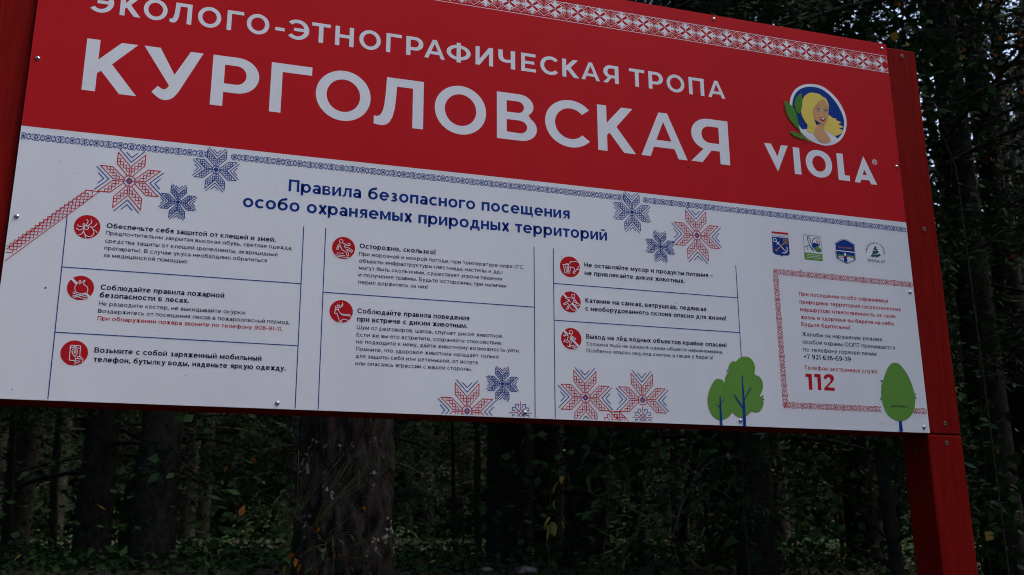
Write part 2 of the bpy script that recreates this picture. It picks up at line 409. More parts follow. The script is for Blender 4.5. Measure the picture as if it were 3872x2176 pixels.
# roundel emblem: leaves, ring, portrait
k = Ink(.0008); c8 = crop(2700,250,2.576)
ring = [(950,177),(1050,198),(1150,270),(1230,370),(1280,480),(1290,580),(1262,680),(1195,750),(1100,777),(1000,755),(900,700),(820,610),(760,500),(738,400),(745,310),(790,230),(860,188)]
inner = [(950,204),(1040,224),(1130,290),(1205,385),(1255,490),(1265,585),(1240,665),(1180,725),(1095,750),(1010,732),(915,678),(842,598),(786,495),(763,400),(770,320),(808,250),(870,213)]
k.poly(smooth(c8(ring),4), MW); k.poly(smooth(c8(inner),4), MN, by=.0004)
k.poly(smooth(c8([(838,625),(910,615),(1000,600),(1090,625),(1200,708),(1160,735),(1095,750),(1010,732),(915,690),(850,650)]),3), MW, by=.0009)
k.poly(smooth(c8([(1040,560),(1110,480),(1150,505),(1198,518),(1180,524),(1240,555),(1205,566),(1262,598),(1215,606),(1255,632),(1220,670),(1170,680),(1110,645),(1060,610)]),3), MY, by=.0014)
k.poly(smooth(c8([(955,600),(1060,560),(1075,630),(1122,700),(1128,742),(1060,750),(1000,712),(960,650)]),4), MS, by=.0019)
k.poly(smooth(c8([(950,262),(1020,276),(1046,296),(1090,330),(1112,380),(1112,440),(1100,520),(1075,400),(1060,330),(1000,370),(960,440),(975,520),(1000,600),(985,605),(975,640),(935,655),(905,625),(908,580),(880,540),(848,470),(846,390),(870,310),(905,275)]),4), MY, by=.0024)
k.poly(smooth(c8([(1058,325),(1085,350),(1106,400),(1112,450),(1105,510),(1092,560),(1070,574),(1040,562),(1000,540),(968,505),(958,440),(962,400),(990,370)]),4), MS, by=.0029)
k.poly(smooth(c8([(948,262),(1020,276),(1046,296),(1090,325),(1114,385),(1100,380),(1068,330),(1010,352),(985,390),(958,420),(958,500),(972,545),(1002,598),(975,595),(930,600),(885,540),(850,470),(848,390),(870,310),(905,275)]),4), MY, by=.0034)
for P in ([(985,392),(1010,388),(1036,402)],[(1078,405),(1094,403),(1104,412)]): k.line(smooth(c8(P),3,False), .0006, MO, by=.0040)
for cx_, cy_ in ((1012,428),(1086,438)):
    k.ell(c8([(cx_,cy_)])[0], .0021, .0014, MW, 14, by=.0041); k.ell(c8([(cx_,cy_)])[0], .0011, .0013, MN, 12, by=.0046)
    k.line(smooth(c8([(cx_-20,cy_-6),(cx_-4,cy_-14),(cx_+20,cy_-4)]),3,False), .0005, MK, by=.0050)
k.poly(smooth(c8([(1029,502),(1058,512),(1085,510),(1076,535),(1056,540),(1038,528)]),4), MR, by=.0042); k.poly(c8([(1040,510),(1076,514),(1064,526),(1046,522)]), MW, by=.0046)
k.line(smooth(c8([(1062,490),(1072,492),(1080,486)]),3,False), .0004, MO, by=.0044)
for P in ([(683,343),(740,380),(785,430),(812,520),(826,600),(838,640),(800,600),(745,540),(705,470),(688,400)],
          [(845,270),(855,340),(850,420),(822,470),(795,435),(778,370),(800,310)],
          [(733,643),(780,645),(840,675),(872,712),(820,705),(765,675)]):
    k.poly(smooth(c8(P),4), MG2, by=.0046)
k.poly(smooth(c8([(826,600),(845,655),(880,700),(950,745),(890,725),(850,690),(828,640)]),3), MG2, by=.0050)
sub(k, 'roundel_emblem', 'round portrait emblem with fair hair, green leaves and a white ring')

# ------------------------------------------------------------ woven band along the top
k = Ink(.0008); VC, PD, HH = .4762, .02797, .0116
k.line([(U0,VC-HH-.0002),(U1,VC-HH-.0010)], .0006, MW); k.line([(U0,VC+HH),(U1,VC+HH-.0006)], .0006, MW)
uc = .57-20*PD
while uc < 1.02:
    vc = VC + (.4773-.4762) - (max(uc,.57)-.57)*.0080 if uc > .57 else VC+.0011
    hx, hy = PD/2, HH*.97
    def q(x, y): return (uc+x*hx, vc+y*hy)
    def okp(P): return all(U0 < a < U1 for a, _ in P)
    for a, b_ in (((-1,0),(0,1)),((0,1),(1,0)),((1,0),(0,-1)),((0,-1),(-1,0))):
        k.line([q(*a), q(*b_)], .0006, MW)
    for dx, dy in ((0,1),(1,0),(0,-1),(-1,0)):
        pet = [(.13,0),(.63,.40),(.60,.15),(.70,.15),(.80,.11),(.93,0),(.80,-.11),(.70,-.15),(.60,-.15),(.63,-.40)]
        P = [q(dx*r_+dy*t_, dy*r_+dx*t_) for r_, t_ in pet]
        if okp(P): k.poly(P, MW)
    for dx, dy in ((.07,0),(-.07,0),(0,.07),(0,-.07)):
        P = [q(dx-.035,dy),q(dx,dy-.035),q(dx+.035,dy),q(dx,dy+.035)]
        if okp(P): k.poly(P, MW)
    for sy in (1,-1):                 # lattice in the triangles between two diamonds
        for i in range(1, 6):
            t = i/6
            if i != 3:
                k.line([q(1-t*.95,sy*t*.95), q(1-t*.95+min(t*.45,(1-t)*.9),sy*(t*.95+min(t*.45,(1-t)*.9)))], .00035, MW)
                k.line([q(1+t*.95,sy*t*.95), q(1+t*.95-min(t*.45,(1-t)*.9),sy*(t*.95+min(t*.45,(1-t)*.9)))], .00035, MW)
        k.line([q(.5,sy*.5), q(1,sy*1)], .0005, MW); k.line([q(1.5,sy*.5), q(1,sy*1)], .0005, MW)
        for i in (-2,-1,0,1,2):
            for j in range(1, 4):
                y_ = .22+.13*j; x_ = 1+.13*i+.065*(j % 2)
                if abs(x_-1) < y_-.12:
                    P = [q(x_-.03,sy*y_),q(x_,sy*y_-.03),q(x_+.03,sy*y_),q(x_,sy*y_+.03)]
                    if okp(P): k.poly(P, MW)
    uc += PD
sub(k, 'woven_band', 'white folk pattern of eight pointed flowers on red')

# ------------------------------------------------------------ scroll borders
def motif(ink, c, ax, mat, sc=1.0, half=False, w=.00062):
    """ax: unit vector along the band; period .0215"""
    ay = (-ax[1], ax[0])
    P = lambda pts: [(c[0]+sc*(x*ax[0]+y*ay[0]), c[1]+sc*(x*ax[1]+y*ay[1])) for x, y in pts]
    f = .0031
    # flower
    for sx in (1,-1):
        ink.line(P([(-.45*f,sx*f),(.45*f,sx*f),(.62*f,sx*.55*f)]), w, mat); ink.line(P([(-.45*f,sx*f),(-.62*f,sx*.55*f)]), w, mat)
        ink.line(P([(sx*f,-.45*f),(sx*f,.45*f),(sx*.55*f,.62*f)]), w, mat); ink.line(P([(sx*f,-.45*f),(sx*.55*f,-.62*f)]), w, mat)
        ink.line(P([(0,0),(0,sx*.75*f)]), w*.7, mat); ink.line(P([(0,0),(sx*.75*f,0)]), w*.7, mat)
    ink.line(P([(-.6*f,-.6*f),(.6*f,.6*f)]), w*.9, mat); ink.line(P([(-.6*f,.6*f),(.6*f,-.6*f)]), w*.9, mat)
    if half: return
    m0 = .01075
    for sx in (1,-1):
        for sy in (1,-1):
            ink.line(P([(m0+sx*(.0002),sy*.0031),(m0+sx*.0027,sy*.0031),(m0+sx*.0031,sy*.0018),(m0+sx*.0043,sy*.0016)]), w, mat)
            ink.line(P([(m0+sx*.0043,0),(m0+sx*.0043,sy*.0013),(m0+sx*.0054,sy*.0029),(m0+sx*.0068,sy*.0029),(m0+sx*.0068,sy*.0018),(m0+sx*.0056,sy*.0017)]), w, mat)
            ink.line(P([(m0,sy*.0017),(m0+sx*.0014,sy*.0015),(m0+sx*.0014,0)]), w, mat)
        ink.line(P([(m0+sx*.0014,0),(m0+sx*.0028,0)]), w*.8, mat); ink.line(P([(m0+sx*.0043,0),(m0+sx*.0056,0)]), w*.8, mat)
    ink.line(P([(m0,.0031),(m0,-.0031)]), w, mat)
STARU = [uv(816.9,625)[0], uv(2389.8,785)[0]]
k = Ink(.0007); PB = .02148
def vb(u): return .2500+.0026*(1-((u-.55)/.5)**2*.8) - (.0008 if u > .8 else 0)*((u-.8)/.2)
i = 0
while .0029+i*PB < .9985:
    u = .0029+i*PB
    if min(abs(u+.0107-q_) for q_ in STARU) > .0085:
        motif(k, (u, vb(u)), (1,-.0006), MN)
    i += 1
sub(k, 'scroll_border', 'blue scroll border under the red part')
k = Ink(.0007); u0, uL, vT, vBt = .8093, .8085, .1812, .0254
i = 0
while u0+i*.0218 < .999:
    motif(k, (u0+i*.0218, vT-.0012*i/8), (1,0), MR); i += 1
i = 0
while uL+i*.0218 < .9985:
    if not (.9215 < uL+i*.0218 < .958): motif(k, (uL+i*.0218, vBt), (1,0), MR)
    i += 1
dv_ = (vT-vBt)/7
for i in range(0, 7): motif(k, (uL+.0003, vBt+dv_*i), (0,1), MR, dv_/.0215 if i else dv_/.0215)
sub(k, 'scroll_frame', 'red scroll frame round the notice at the right')

# ------------------------------------------------------------ snowflake ornaments
def star(ink, cpx, unit_px, c_pet, c_chev, w=.0011, bottom=True, cells=4, dbl=False):
    c = uv(*cpx); top_ = uv(cpx[0], cpx[1]-unit_px); s = top_[1]-c[1]
    def P(pts, q): 
        o = []
        for x, y in pts:
            for _ in range(q): x, y = -y, x
            o.append((c[0]+x*s*.96, c[1]+y*s))
        return o
    e = .07
    for q_ in range(4):
        if q_ == 2 and not bottom: continue
        for m_ in (1,-1):
            pet = [(m_*e,.42),(m_*e,1.26),(m_*1.07,2.32),(m_*1.07,1.38),(m_*.19,.42)]
            ink.line(P(pet,q_), w, c_pet)
            h = .25
            for j in range(cells):
                x0, y0 = e+j*h, .80+j*h
                ink.line(P([(m_*x0,y0),(m_*(x0+h),y0),(m_*(x0+h),y0+h),(m_*x0,y0+h)],q_), w*.85, c_pet, closed=True)
                if dbl and j < cells-1: ink.line(P([(m_*(x0),y0+h),(m_*x0,y0+2*h),(m_*(x0+h),y0+2*h)],q_), w*.8, c_pet)
        ink.line(P([(0,.06),(0,.42)],q_), w*.8, c_pet)
        ink.line(P([(-.95,2.58),(0,1.58),(.95,2.58)],q_), w, c_chev); ink.line(P([(-.42,2.38),(0,1.97),(.42,2.38)],q_), w, c_chev)
    oc = [(.19,.42),(.42,.19),(.42,-.19),(.19,-.42),(-.19,-.42),(-.42,-.19),(-.42,.19),(-.19,.42)]
    ink.line(P(oc,0), w, c_pet, closed=True)
    ink.line(P([(x*.45,y*.45) for x, y in oc],0), w*1.1, c_chev, closed=True)
    ink.line(P([(-.09,-.09),(.09,-.09),(.09,.09),(-.09,.09)],0), w*.8, c_pet, closed=True)
def cross(ink, cpx, s, c1, c2, w=.0007):
    c = uv(*cpx)
    def P(pts, q):
        o = []
        for x, y in pts:
            for _ in range(q): x, y = -y, x
            o.append((c[0]+x*s, c[1]+y*s))
        return o
    for q_ in range(4):
        ink.line(P([(0,.55),(0,1.35)],q_), w, c2); ink.line(P([(0,.55),(.42,0)],q_), w, c2)
        ink.line(P([(0,0),(.62,.62),(.62,1.02),(.26,1.02),(.26,.68)],q_), w, c1); ink.line(P([(.62,.62),(1.02,.62),(1.02,.26),(.68,.26)],q_), w, c1)
stars = [((489.5,685.4),45.3,MR,MN,True),((816.9,642.5),31.8,MN,MN,True),((672.7,764.9),25.8,MN,MN,True),((2389.8,803.2),29.2,MN,MN,True),
 ((2635,891),39.2,MR,MN,True),((2497,933.6),23.1,MN,MN,True),((1899.5,1451.9),25.3,MN,MN,True),((1766,1555.2),45.3,MR,MN,True),((2213.8,1504.2),43.4,MR,MN,True),((2430,1513.3),42.7,MR,MN,False)]
for c_, s_, a_, b_, bt in stars:
    k = Ink(.0009); star(k, c_, s_, a_, b_, .00085 if s_ > 35 else .00075, bt, 4, a_ is MN)
    sub(k, 'snowflake_print')
for c_, a_, b_ in (((1968.8,1562.2),MN,MR),((2431,1579.5),MN,MR),((2315,1600),MR,MR)):
    k = Ink(.0009); cross(k, c_, .0087, a_, b_); sub(k, 'cross_print')
# ribbons
k = Ink(.0009); c5 = crop(0,450,2.576)
A_, B_ = c5([(968,710),(45,1388)]); C_, D_ = c5([(845,695),(50,1280)])
k.line([A_, B_], .00075, MR); k.line([D_, C_, A_], .00075, MR)
for j in range(21):
    p = c5([(902-j*40.6, 700+j*28.6)])[0]; h = .0062
    k.line([(p[0],p[1]),(p[0]-h,p[1]),(p[0]-h,p[1]-h*.98),(p[0],p[1]-h*.98)], .00068, MR, closed=True) if p[0] > .006 else None
sub(k, 'ribbon_print'); k = Ink(.0009)
c9 = crop(2050,1350,4.6836)
A_, B_, C_, D_ = c9([(1200,962),(1400,1180),(1375,970),(1580,1185)])
k.line([C_, A_, B_], .00075, MR); k.line([C_, D_], .00075, MR)
for j in range(5):
    p = c9([(1282+j*48, 975+j*50)])[0]; h = .0055
    k.line([(p[0],p[1]),(p[0]+h,p[1]),(p[0]+h,p[1]-h),(p[0],p[1]-h)], .00068, MR, closed=True)
sub(k, 'ribbon_print')

# insect specks and dust marks on the face
k = Ink(.0013)
for px, py, sz in [(2603,633,9),(1045,705,3),(598,1250,3),(3029,1022,6),(2700,1004,4),(46,1474,4),(172,1090,7),(938,936,3),(2557,1146,4),(2785,1563,3),(3332,1602,4),(1420,1250,3),(700,1420,3),(2340,1300,3),(1500,300,3),(640,172,3),(2905,650,3),(3392,997,3),(226,612,3),(292,658,3),(3096,1020,3),(880,1290,2),(2123,970,3),(2118,1100,3)]:
    c_ = uv(px, py); a_ = random.random()*3; L_ = sz*.00017
    k.poly([(c_[0]+L_*math.cos(a_+t_)*(1 if i_ % 2 else .55), c_[1]+L_*math.sin(a_+t_)*(1 if i_ % 3 else .6)) for i_, t_ in enumerate(np.linspace(0,5.6,9))], MK)
tag(sub(k, 'speck', 'tiny dark insect specks on the printed face'), kind='stuff')
# ------------------------------------------------------------ rules (thin navy lines)
k = Ink(.0007); RW = .0009
for a, b_ in [((254.3,814),(180.7,1512)),((1148.5,858),(1115.5,1550)),((1231.5,865),(1202.6,1554)),((2019.3,935),(2023.5,1586)),((2092,941.3),(2099.5,1588)),((2781.8,1004),(2803,1352)),
              ((235.2,1010.2),(1139,1073.6)),((208.7,1257.1),(1126.4,1308.4)),((1222.8,1105.9),(2020.9,1162.2)),((2093.8,1072.4),(2789,1127)),((2096.7,1211.7),(2798,1258.3))]:
    k.line([uv(*a), uv(*b_)], RW, MN)
sub(k, 'ruled_line')

# ------------------------------------------------------------ printed text
def rc(x0, y0, x1, y1): return [(x0,y0),(x1,y0),(x1,y1),(x0,y1)]
def bar(p, q_, w):
    p = np.array(p, float); q_ = np.array(q_, float); d = q_-p; d /= np.linalg.norm(d); n_ = np.array([-d[1],d[0]])*w/2
    return [tuple(p-n_), tuple(q_-n_), tuple(q_+n_), tuple(p+n_)]
def ell(cx, cy, rx, ry, s, h, n=18):
    return (arc(cx,cy,rx,ry,0,360-360/n,n-1), [arc(cx,cy,rx-s,ry-h,0,360-360/n,n-1)])
XH = .755
def small(c, s):
    """own lower case, digits and punctuation: list of (outer, holes), width"""
    h = s*.86; X = XH; m = X/2; P = lambda *a: [(x, []) for x in a]
    RA = lambda *a: ringarc(*a, 12)
    if c == 'о': return [ell(.40,m,.40,m+.015,s,h)], .80
    if c == 'с': return P(RA(.40,m,.40,m+.015,s,h,45,315)), .70
    if c == 'е': return P(RA(.40,m,.40,m+.015,s,h,0,318), rc(s*.7,m-h*.42,.80,m+h*.42)), .80
    if c == 'ё': return small('е', s)[0]+P(rc(.17,.90,.17+s,.90+s), rc(.62-s,.90,.62,.90+s)), .80
    if c == 'э': return P(RA(.30,m,.40,m+.015,s,h,-135,135), rc(.2,m-h*.42,.62,m+h*.42)), .70
    if c == 'а': return P(rc(.66-s,0,.66,X*.58), RA(.33,X*.58,.33,X*.43,s,h,0,148))+[ell(.31,.225,.31,.235,s,h*.95)], .66
    if c == 'п': return P(rc(0,0,s,X), rc(.70-s,0,.70,X), rc(s,X-h,.70-s,X)), .70
    if c == 'н': return P(rc(0,0,s,X), rc(.70-s,0,.70,X), rc(s,m-h/2,.70-s,m+h/2)), .70
    if c == 'и': return P(rc(0,0,s,X), rc(.72-s,0,.72,X), [(s,0),(.72-s,X*.66),(.72-s,X),(s,X*.34)]), .72
    if c == 'й': return small('и', s)[0]+P(RA(.36,1.02,.22,.17,s*.75,h*.75,190,350)), .72
    if c == 'т': return P(rc(0,X-h,.64,X), rc(.32-s/2,0,.32+s/2,X-h)), .64
    if c == 'г': return P(rc(0,0,s,X), rc(s,X-h,.54,X)), .54
    if c == 'л': return [([(x*.78,y*X) for x, y in o_], []) for o_, _ in glyph('Л', s*1.2)[0]], .725
    if c == 'м': return P(rc(0,0,s,X), rc(.88-s,0,.88,X), [(s,X),(.44,X*.42),(.88-s,X),(.88-s,X*.66),(.44+s*.3,X*.08),(.44-s*.3,X*.08),(s,X*.66)]), .88
    if c == 'к': return P(rc(0,0,s,X), [(s,.44),(.44,X),(.68,X),(.36,.40),(.70,0),(.46,0),(s+.06,.30),(s,.28)] if s > .16 else [(s,.42),(.50,X),(.68,X),(.33,.39),(.70,0),(.53,0),(s+.08,.33),(s,.30)]), .70
    if c in 'ьъы':
        x = .16 if c == 'ъ' else 0; o_ = P(rc(x,0,x+s,X))
        o_ += [([(x+s,.0)]+arc(x+.40,.24,.24,.24,-90,90,8)+[(x+s,.48),(x+s,.48-h)]+arc(x+.38,.24,.24-s*.85,.24-h,90,-90,6)+[(x+s,h)], [])]
        if c == 'ъ': o_ += P(rc(0,X-h,x,X))
        if c == 'ы': o_ += P(rc(.88-s,0,.88,X))
        return o_, {'ь':.64,'ъ':.80,'ы':.88}[c]
    if c == 'в': return [([(0,0),(0,X)]+arc(.40,.565,.22,.19,90,-50,7)+arc(.41,.205,.26,.205,60,-90,7), [[(s,X-h)]+arc(.36,.575,.13,.085,90,-90,5)+[(s,.47)],[(s,.32)]+arc(.38,.225,.12,.095,90,-90,5)+[(s,h)]])], .67
    if c == 'б': return [ell(.40,.345,.40,.355,s,h)]+P(*[bar(p, q_, s*.92) for p, q_ in zip([(s/2,.34),(s*.52,.56),(s*.9,.76),(.36,.89)],[(s*.52,.58),(s*.9,.78),(.38,.90),(.72,.985)])]), .80
    if c == 'д': return P(rc(0,0,.82,h), rc(0,-.19,s*.85,0), rc(.82-s*.85,-.19,.82,0), rc(.68-s,h,.68,X), rc(.20,X-h,.68-s,X), [(.13,h),(.13+s,h),(.20+s*1.02,X-h),(.20,X-h)]), .82
    if c == 'ц': return P(rc(0,0,s,X), rc(.70-s,h,.70,X), rc(s,0,.70,h), rc(.66-s*.2,-.19,.78,0), rc(.70,0,.78,h)), .78
    if c == 'ж': return P(rc(.47-s/2,0,.47+s/2,X), bar((.47,.40),(.12,X),s), bar((.47,.40),(.10,0),s), bar((.47,.40),(.82,X),s), bar((.47,.40),(.84,0),s)), .94
    if c == 'х': return P(bar((.10,0),(.58,X),s*1.05), bar((.58,X*.0),(.10,X),s*1.05)), .68
    if c == 'у': return P(bar((.10,X),(.38,.07),s*1.02), bar((.62,X),(.30,-.14),s*1.02), bar((.33,-.10),(.20,-.205),s*.9), bar((.24,-.20),(.06,-.17),s*.8)), .72
    if c == 'з': return P(RA(.27,.555,.27,.215,s,h,-80,140), RA(.27,.205,.31,.22,s,h,-140,85), rc(.18,m-h*.42,.36,m+h*.42)), .60
    if c == 'ч': return P(rc(0,X*.55,s,X), rc(.66-s,0,.66,X), RA(.27,X*.62,.27,.21,s,h,180,270), rc(.27,X*.62-.21,.66-s,X*.62-.21+h)), .66
    if c in 'шщ':
        o_ = P(rc(0,0,s,X), rc(.50-s/2,h,.50+s/2,X), rc(1.0-s,0,1.0,X), rc(s,0,1.0-s,h))
        if c == 'щ': o_ += P(rc(.97,-.19,1.08,0), rc(1.0,0,1.08,h))
        return o_, 1.0 if c == 'ш' else 1.08
    if c == 'р': return P(rc(0,-.26,s,X))+[ell(.42,m,.38,m+.015,s,h)], .80
    if c == 'ф': return P(rc(.52-s/2,-.26,.52+s/2,1.04))+[ell(.32,m,.32,m+.01,s,h),ell(.72,m,.32,m+.01,s,h)], 1.04
    if c == 'ю': return P(rc(0,0,s,X), rc(s,m-h/2,.30,m+h/2))+[ell(.66,m,.38,m+.015,s,h)], 1.04
    if c == 'я': return [([(.66,0),(.66,X)]+arc(.32,.51,.28,.245,90,262,8)+[(0,0),(s*1.15,0),(.36,.265),(.66-s,.265),(.66-s,0)], [[(.66-s,X-h)]+arc(.33,.51,.28-s,.245-h,90,270,6)+[(.66-s,.265+h)]])], .66
    if c == 'Б': return [([(0,0),(0,1),(.72,1),(.72,1-h),(s,1-h),(s,.62)]+arc(.46,.31,.34,.31,90,-90,10), [[(s,h)]+arc(.44,.31,.34-s,.31-h,-90,90,8)+[(s,.62-h)]])], .80
    if c == 'Й': return [(o_, []) for o_, _ in glyph('И', s)[0]]+P(RA(.43,1.30,.24,.20,s*.75,h*.75,190,350)), .87
    if c == 'Ж': return P(rc(.60-s/2,0,.60+s/2,1), bar((.60,.52),(.14,1),s), bar((.60,.52),(.10,0),s), bar((.60,.52),(1.06,1),s), bar((.60,.52),(1.10,0),s)), 1.2
    if c == 'Ш': return P(rc(0,0,s,1), rc(.62-s/2,h,.62+s/2,1), rc(1.24-s,0,1.24,1), rc(s,0,1.24-s,h)), 1.24
    if c == '0': return [ell(.42,.5,.42,.515,s,h)], .84
    if c == '1': return P(rc(.36-s,0,.36,1), rc(.02,1-h,.36-s,1)), .36
    if c == '2': return P(RA(.36,.69,.36,.325,s,h,-35,150), bar((.62,.50),(.10,.08),s), rc(.0,0,.74,h)), .74
    if c == '3': return P(RA(.34,.70,.34,.30,s,h,-75,140), RA(.34,.30,.38,.315,s,h,-140,75), rc(.25,.5-h*.4,.46,.5+h*.4)), .72
    if c == '4': return P(rc(.55-s/2,0,.55+s/2,.55), rc(0,.20,.80,.20+h), bar((.40,1),(.08,.22),s)), .80
    if c == '6': return [ell(.40,.33,.40,.345,s,h)]+P(bar((s*.5,.33),(s*.62,.66),s), bar((s*.6,.62),(.34,.92),s), bar((.30,.90),(.70,.94),h)), .80
    if c == '7': return P(rc(0,1-h,.76,1), bar((.68,1-h*.6),(.28,0),s)), .76
    if c == '8': return [ell(.38,.735,.33,.28,s,h),ell(.38,.29,.38,.305,s,h)], .76
    if c == '9': return [ell(.40,.67,.40,.345,s,h)]+P(bar((.80-s*.5,.67),(.80-s*.62,.34),s), bar((.80-s*.6,.38),(.46,.08),s), bar((.50,.10),(.10,.06),h)), .80
    if c == '.': return P(rc(0,0,s*1.1,s*1.1)), s*1.1
    if c == ',': return P(rc(0,0,s*1.1,s*1.1), [(s*.3,0),(s*1.1,0),(s*.5,-.2),(0,-.2)]), s*1.1
    if c == ':': return P(rc(0,0,s*1.1,s*1.1), rc(0,X-s*1.1,s*1.1,X)), s*1.1
    if c == '!': return P(rc(0,0,s*1.1,s*1.1), [(s*.15,.30),(s*.95,.30),(s*1.1,1),(0,1)]), s*1.1
    if c == '(': return P(RA(.62,.42,.62,.66,s*.95,s*.9,132,228)), .32
    if c == ')': return P(RA(-.30,.42,.62,.66,s*.95,s*.9,-48,48)), .32
    if c == '+': return P(rc(0,.42,.60,.42+h), rc(.30-s/2,.18,.30+s/2,.42), rc(.30-s/2,.42+h,.30+s/2,.72+h*.4)), .60
    if c == '–': return P(rc(0,.32,.56,.32+h)), .56
    if c == '°': return [ell(.17,.84,.17,.17,s*.7,s*.7,12)], .34
    return glyph(c, s)
_gc = {}
def glyph_tris(c, s):
    if (c, s) in _gc: return _gc[(c, s)]
    gl, w = small(c, s); V_, T_ = [], []
    for o_, hs in gl:
        lp = [[Vector((x, y, 0)) for x, y in l_] for l_ in [o_]+list(hs)]; flat = [p for l_ in lp for p in l_]; i0 = len(V_)
        V_ += [(p.x, p.y) for p in flat]
        for t_ in tessellate_polygon(lp):
            A_, B_, C_ = (flat[i] for i in t_); ar = (B_-A_).cross(C_-A_).z
            if abs(ar) > 1e-9: T_.append(tuple(i0+i for i in (t_ if ar > 0 else (t_[0],t_[2],t_[1]))))
    _gc[(c, s)] = (V_, T_, w); return _gc[(c, s)]
def add_text(ink, txt, pl, pr, mat, s, sy=None, by=0, words=None):
    a = uv(*pl); b_ = uv(*pr); x = 0; items = []; gap = .15 if s < .18 else .12
    for ch in txt:
        if ch == ' ': x += .44; items.append(None); continue
        V_, T_, w = glyph_tris(ch, s)
        tight = .05 if ch in 'гтухжАЧ' else 0
        items.append((x, V_, T_)); x += w + gap - tight
    tot = x - gap; k_ = (b_[0]-a[0])/tot; s_y = k_ if sy is None else sy; mi = ink.mid(mat)
    for it in items:
        if it is None:
            if words: sub(ink, words); ink.__init__(.0008)
            mi = ink.mid(mat); continue
        x0, V_, T_ = it
        i0 = len(ink.v); y = -ink.lift(by)
        for gx, gy in V_: ink.v.append(((a[0]+(x0+gx)*k_)*W, y, (a[1]+gy*s_y)*W+ZB))
        for t_ in T_: ink.f.append(tuple(i0+i for i in t_)); ink.m.append(mi)
def right_pt(x, a):      # pixel (x, y) on the same panel row as pixel a
    v = uv(*a)[1]; lo, hi = a[1]-300, a[1]+300
    for _ in range(30):
        m_ = (lo+hi)/2
        if uv(x, m_)[1] > v: lo = m_
        else: hi = m_
    return (x, lo)
def block(name, x0, y0, s, lines, label=None):
    k = Ink(.0008)
    for txt, l, bl, r, mat, bold in lines:
        pl = (x0+l/s, y0+bl/s); pr = right_pt(x0+r/s, pl)
        add_text(k, txt, pl, pr, mat, bold)
    return sub(k, name, label)
BD, MD = .215, .155
f = 2.576
block('rule_text', 0, 450, f, [
 ('Обеспечьте себя защитой от клещей и змей.',1038,1062,1042*f,MK,BD),
 ('Предпочтительны закрытая высокая обувь, светлая одежда,',1030,1128,1104.5*f,MK,MD),
 ('средства защиты от клещей (репелленты, акарицидные',1022,1205,1050.5*f,MK,MD),
 ('препараты). В случае укуса необходимо обратиться',1015,1275,1008.5*f,MK,MD),
 ('за медицинской помощью.',1006,1345,711*f,MK,MD)], 'rule about ticks and snakes')
block('rule_text', 0, 1000, 2.1467, [
 ('Соблюдайте правила пожарной',815,205,1820,MK,BD),('безопасности в лесах.',808,268,1532,MK,BD),
 ('Не разводите костер, не выкидывайте окурки.',801,333,1996,MK,MD),
 ('Воздержитесь от посещения лесов в пожароопасный период.',795,393,2353,MK,MD),
 ('При обнаружении пожара звоните по телефону 908-91-11.',790,453,2288,MR,.175)], 'rule about forest fire')
block('rule_text', 0, 1000, 2.1467, [('Возьмите с собой заряженный мобильный',765,716,2122,MK,BD),('телефон, бутылку воды, наденьте яркую одежду.',758,790,2318,MK,BD)], 'rule about phone, water and bright clothes')
block('rule_text', 1150, 850, 2.54, [
 ('Осторожно, скользко!',532,225,1262,MK,BD),
 ('При морозной и мокрой погоде, при температуре ниже 0°С,',528,297,2115,MK,MD),
 ('объекты инфраструктуры (лестницы, настилы и др.)',527,363,1905,MK,MD),
 ('могут быть скользкими, существует угроза падения',525,430,1902,MK,MD),
 ('и получения травмы. Будьте осторожны, при наличии',523,498,1940,MK,MD),
 ('перил держитесь за них!',520,567,1190,MK,MD)], 'rule about slippery ground')
block('rule_text', 1150, 850, 2.54, [
 ('Соблюдайте правила поведения',510,850,1586,MK,BD),('при встрече с диким животным.',508,928,1567,MK,BD),
 ('Шум от разговоров, шагов, спугнет дикое животное.',505,1003,1911,MK,MD),
 ('Если же вы его встретите, сохраняйте спокойствие,',503,1073,1902,MK,MD),
 ('не подходите к нему, дайте животному возможность уйти.',500,1140,2070,MK,MD),
 ('Помните, что здоровое животное нападает только',498,1211,1870,MK,MD),
 ('для защиты себя или детенышей, от испуга',495,1279,1666,MK,MD),
 ('или опасаясь агрессии с вашей стороны.',492,1349,1608,MK,MD)], 'rule about wild animals')
block('rule_text', 2050, 900, 2.785, [('Не оставляйте мусор и продукты питания –',445,306,1797,MK,BD),('не привлекайте диких животных.',447,391,1500,MK,BD)], 'rule about litter and food')
block('rule_text', 2050, 900, 2.785, [('Катание на санках, ватрушках, ледянках',455,681,1730,MK,BD),('с необорудованного склона опасно для жизни!',455,766,1937,MK,BD)], 'rule about sledging')
block('rule_text', 2050, 900, 2.785, [('Выход на лёд водных объектов крайне опасен!',463,1061,1942,MK,BD),
 ('Толщина льда на одном в одном объекте неравномерна.',465,1133,1903,MK,MD),('Особенно опасен лед под снегом, а также у берега!',465,1203,1798,MK,MD)], 'rule about thin ice')
block('notice_text', 2850, 1000, 2.2627, [
 ('При посещении особо охраняемых',388,268,1150,MR,.175),('природных территорий (экологических',393,335,1257,MR,.175),
 ('маршрутов) ответственность за свою',398,400,1215,MR,.175),('жизнь и здоровье вы берете на себя.',404,466,1206,MR,.175),('Будьте бдительны!',409,529,826,MR,.175)], 'notice in red text at the right')
block('notice_text', 2850, 1000, 2.2627, [
 ('Жалобы на нарушение режима',414,613,1097,MK,MD),('особой охраны ООПТ принимаются',420,679,1208,MK,MD),('по телефону горячей линии:',425,745,1057,MK,MD),
 ('+7 921 636-69-39',430,808,833,MK,.185)], 'hot line text at the right')
block('notice_text', 2850, 1000, 2.2627, [('Телефон экстренных служб:',434,900,1067,MR,.155)], 'emergency phone caption at the right')
k = Ink(.0008); t = crop(2850,1000,2.2627)
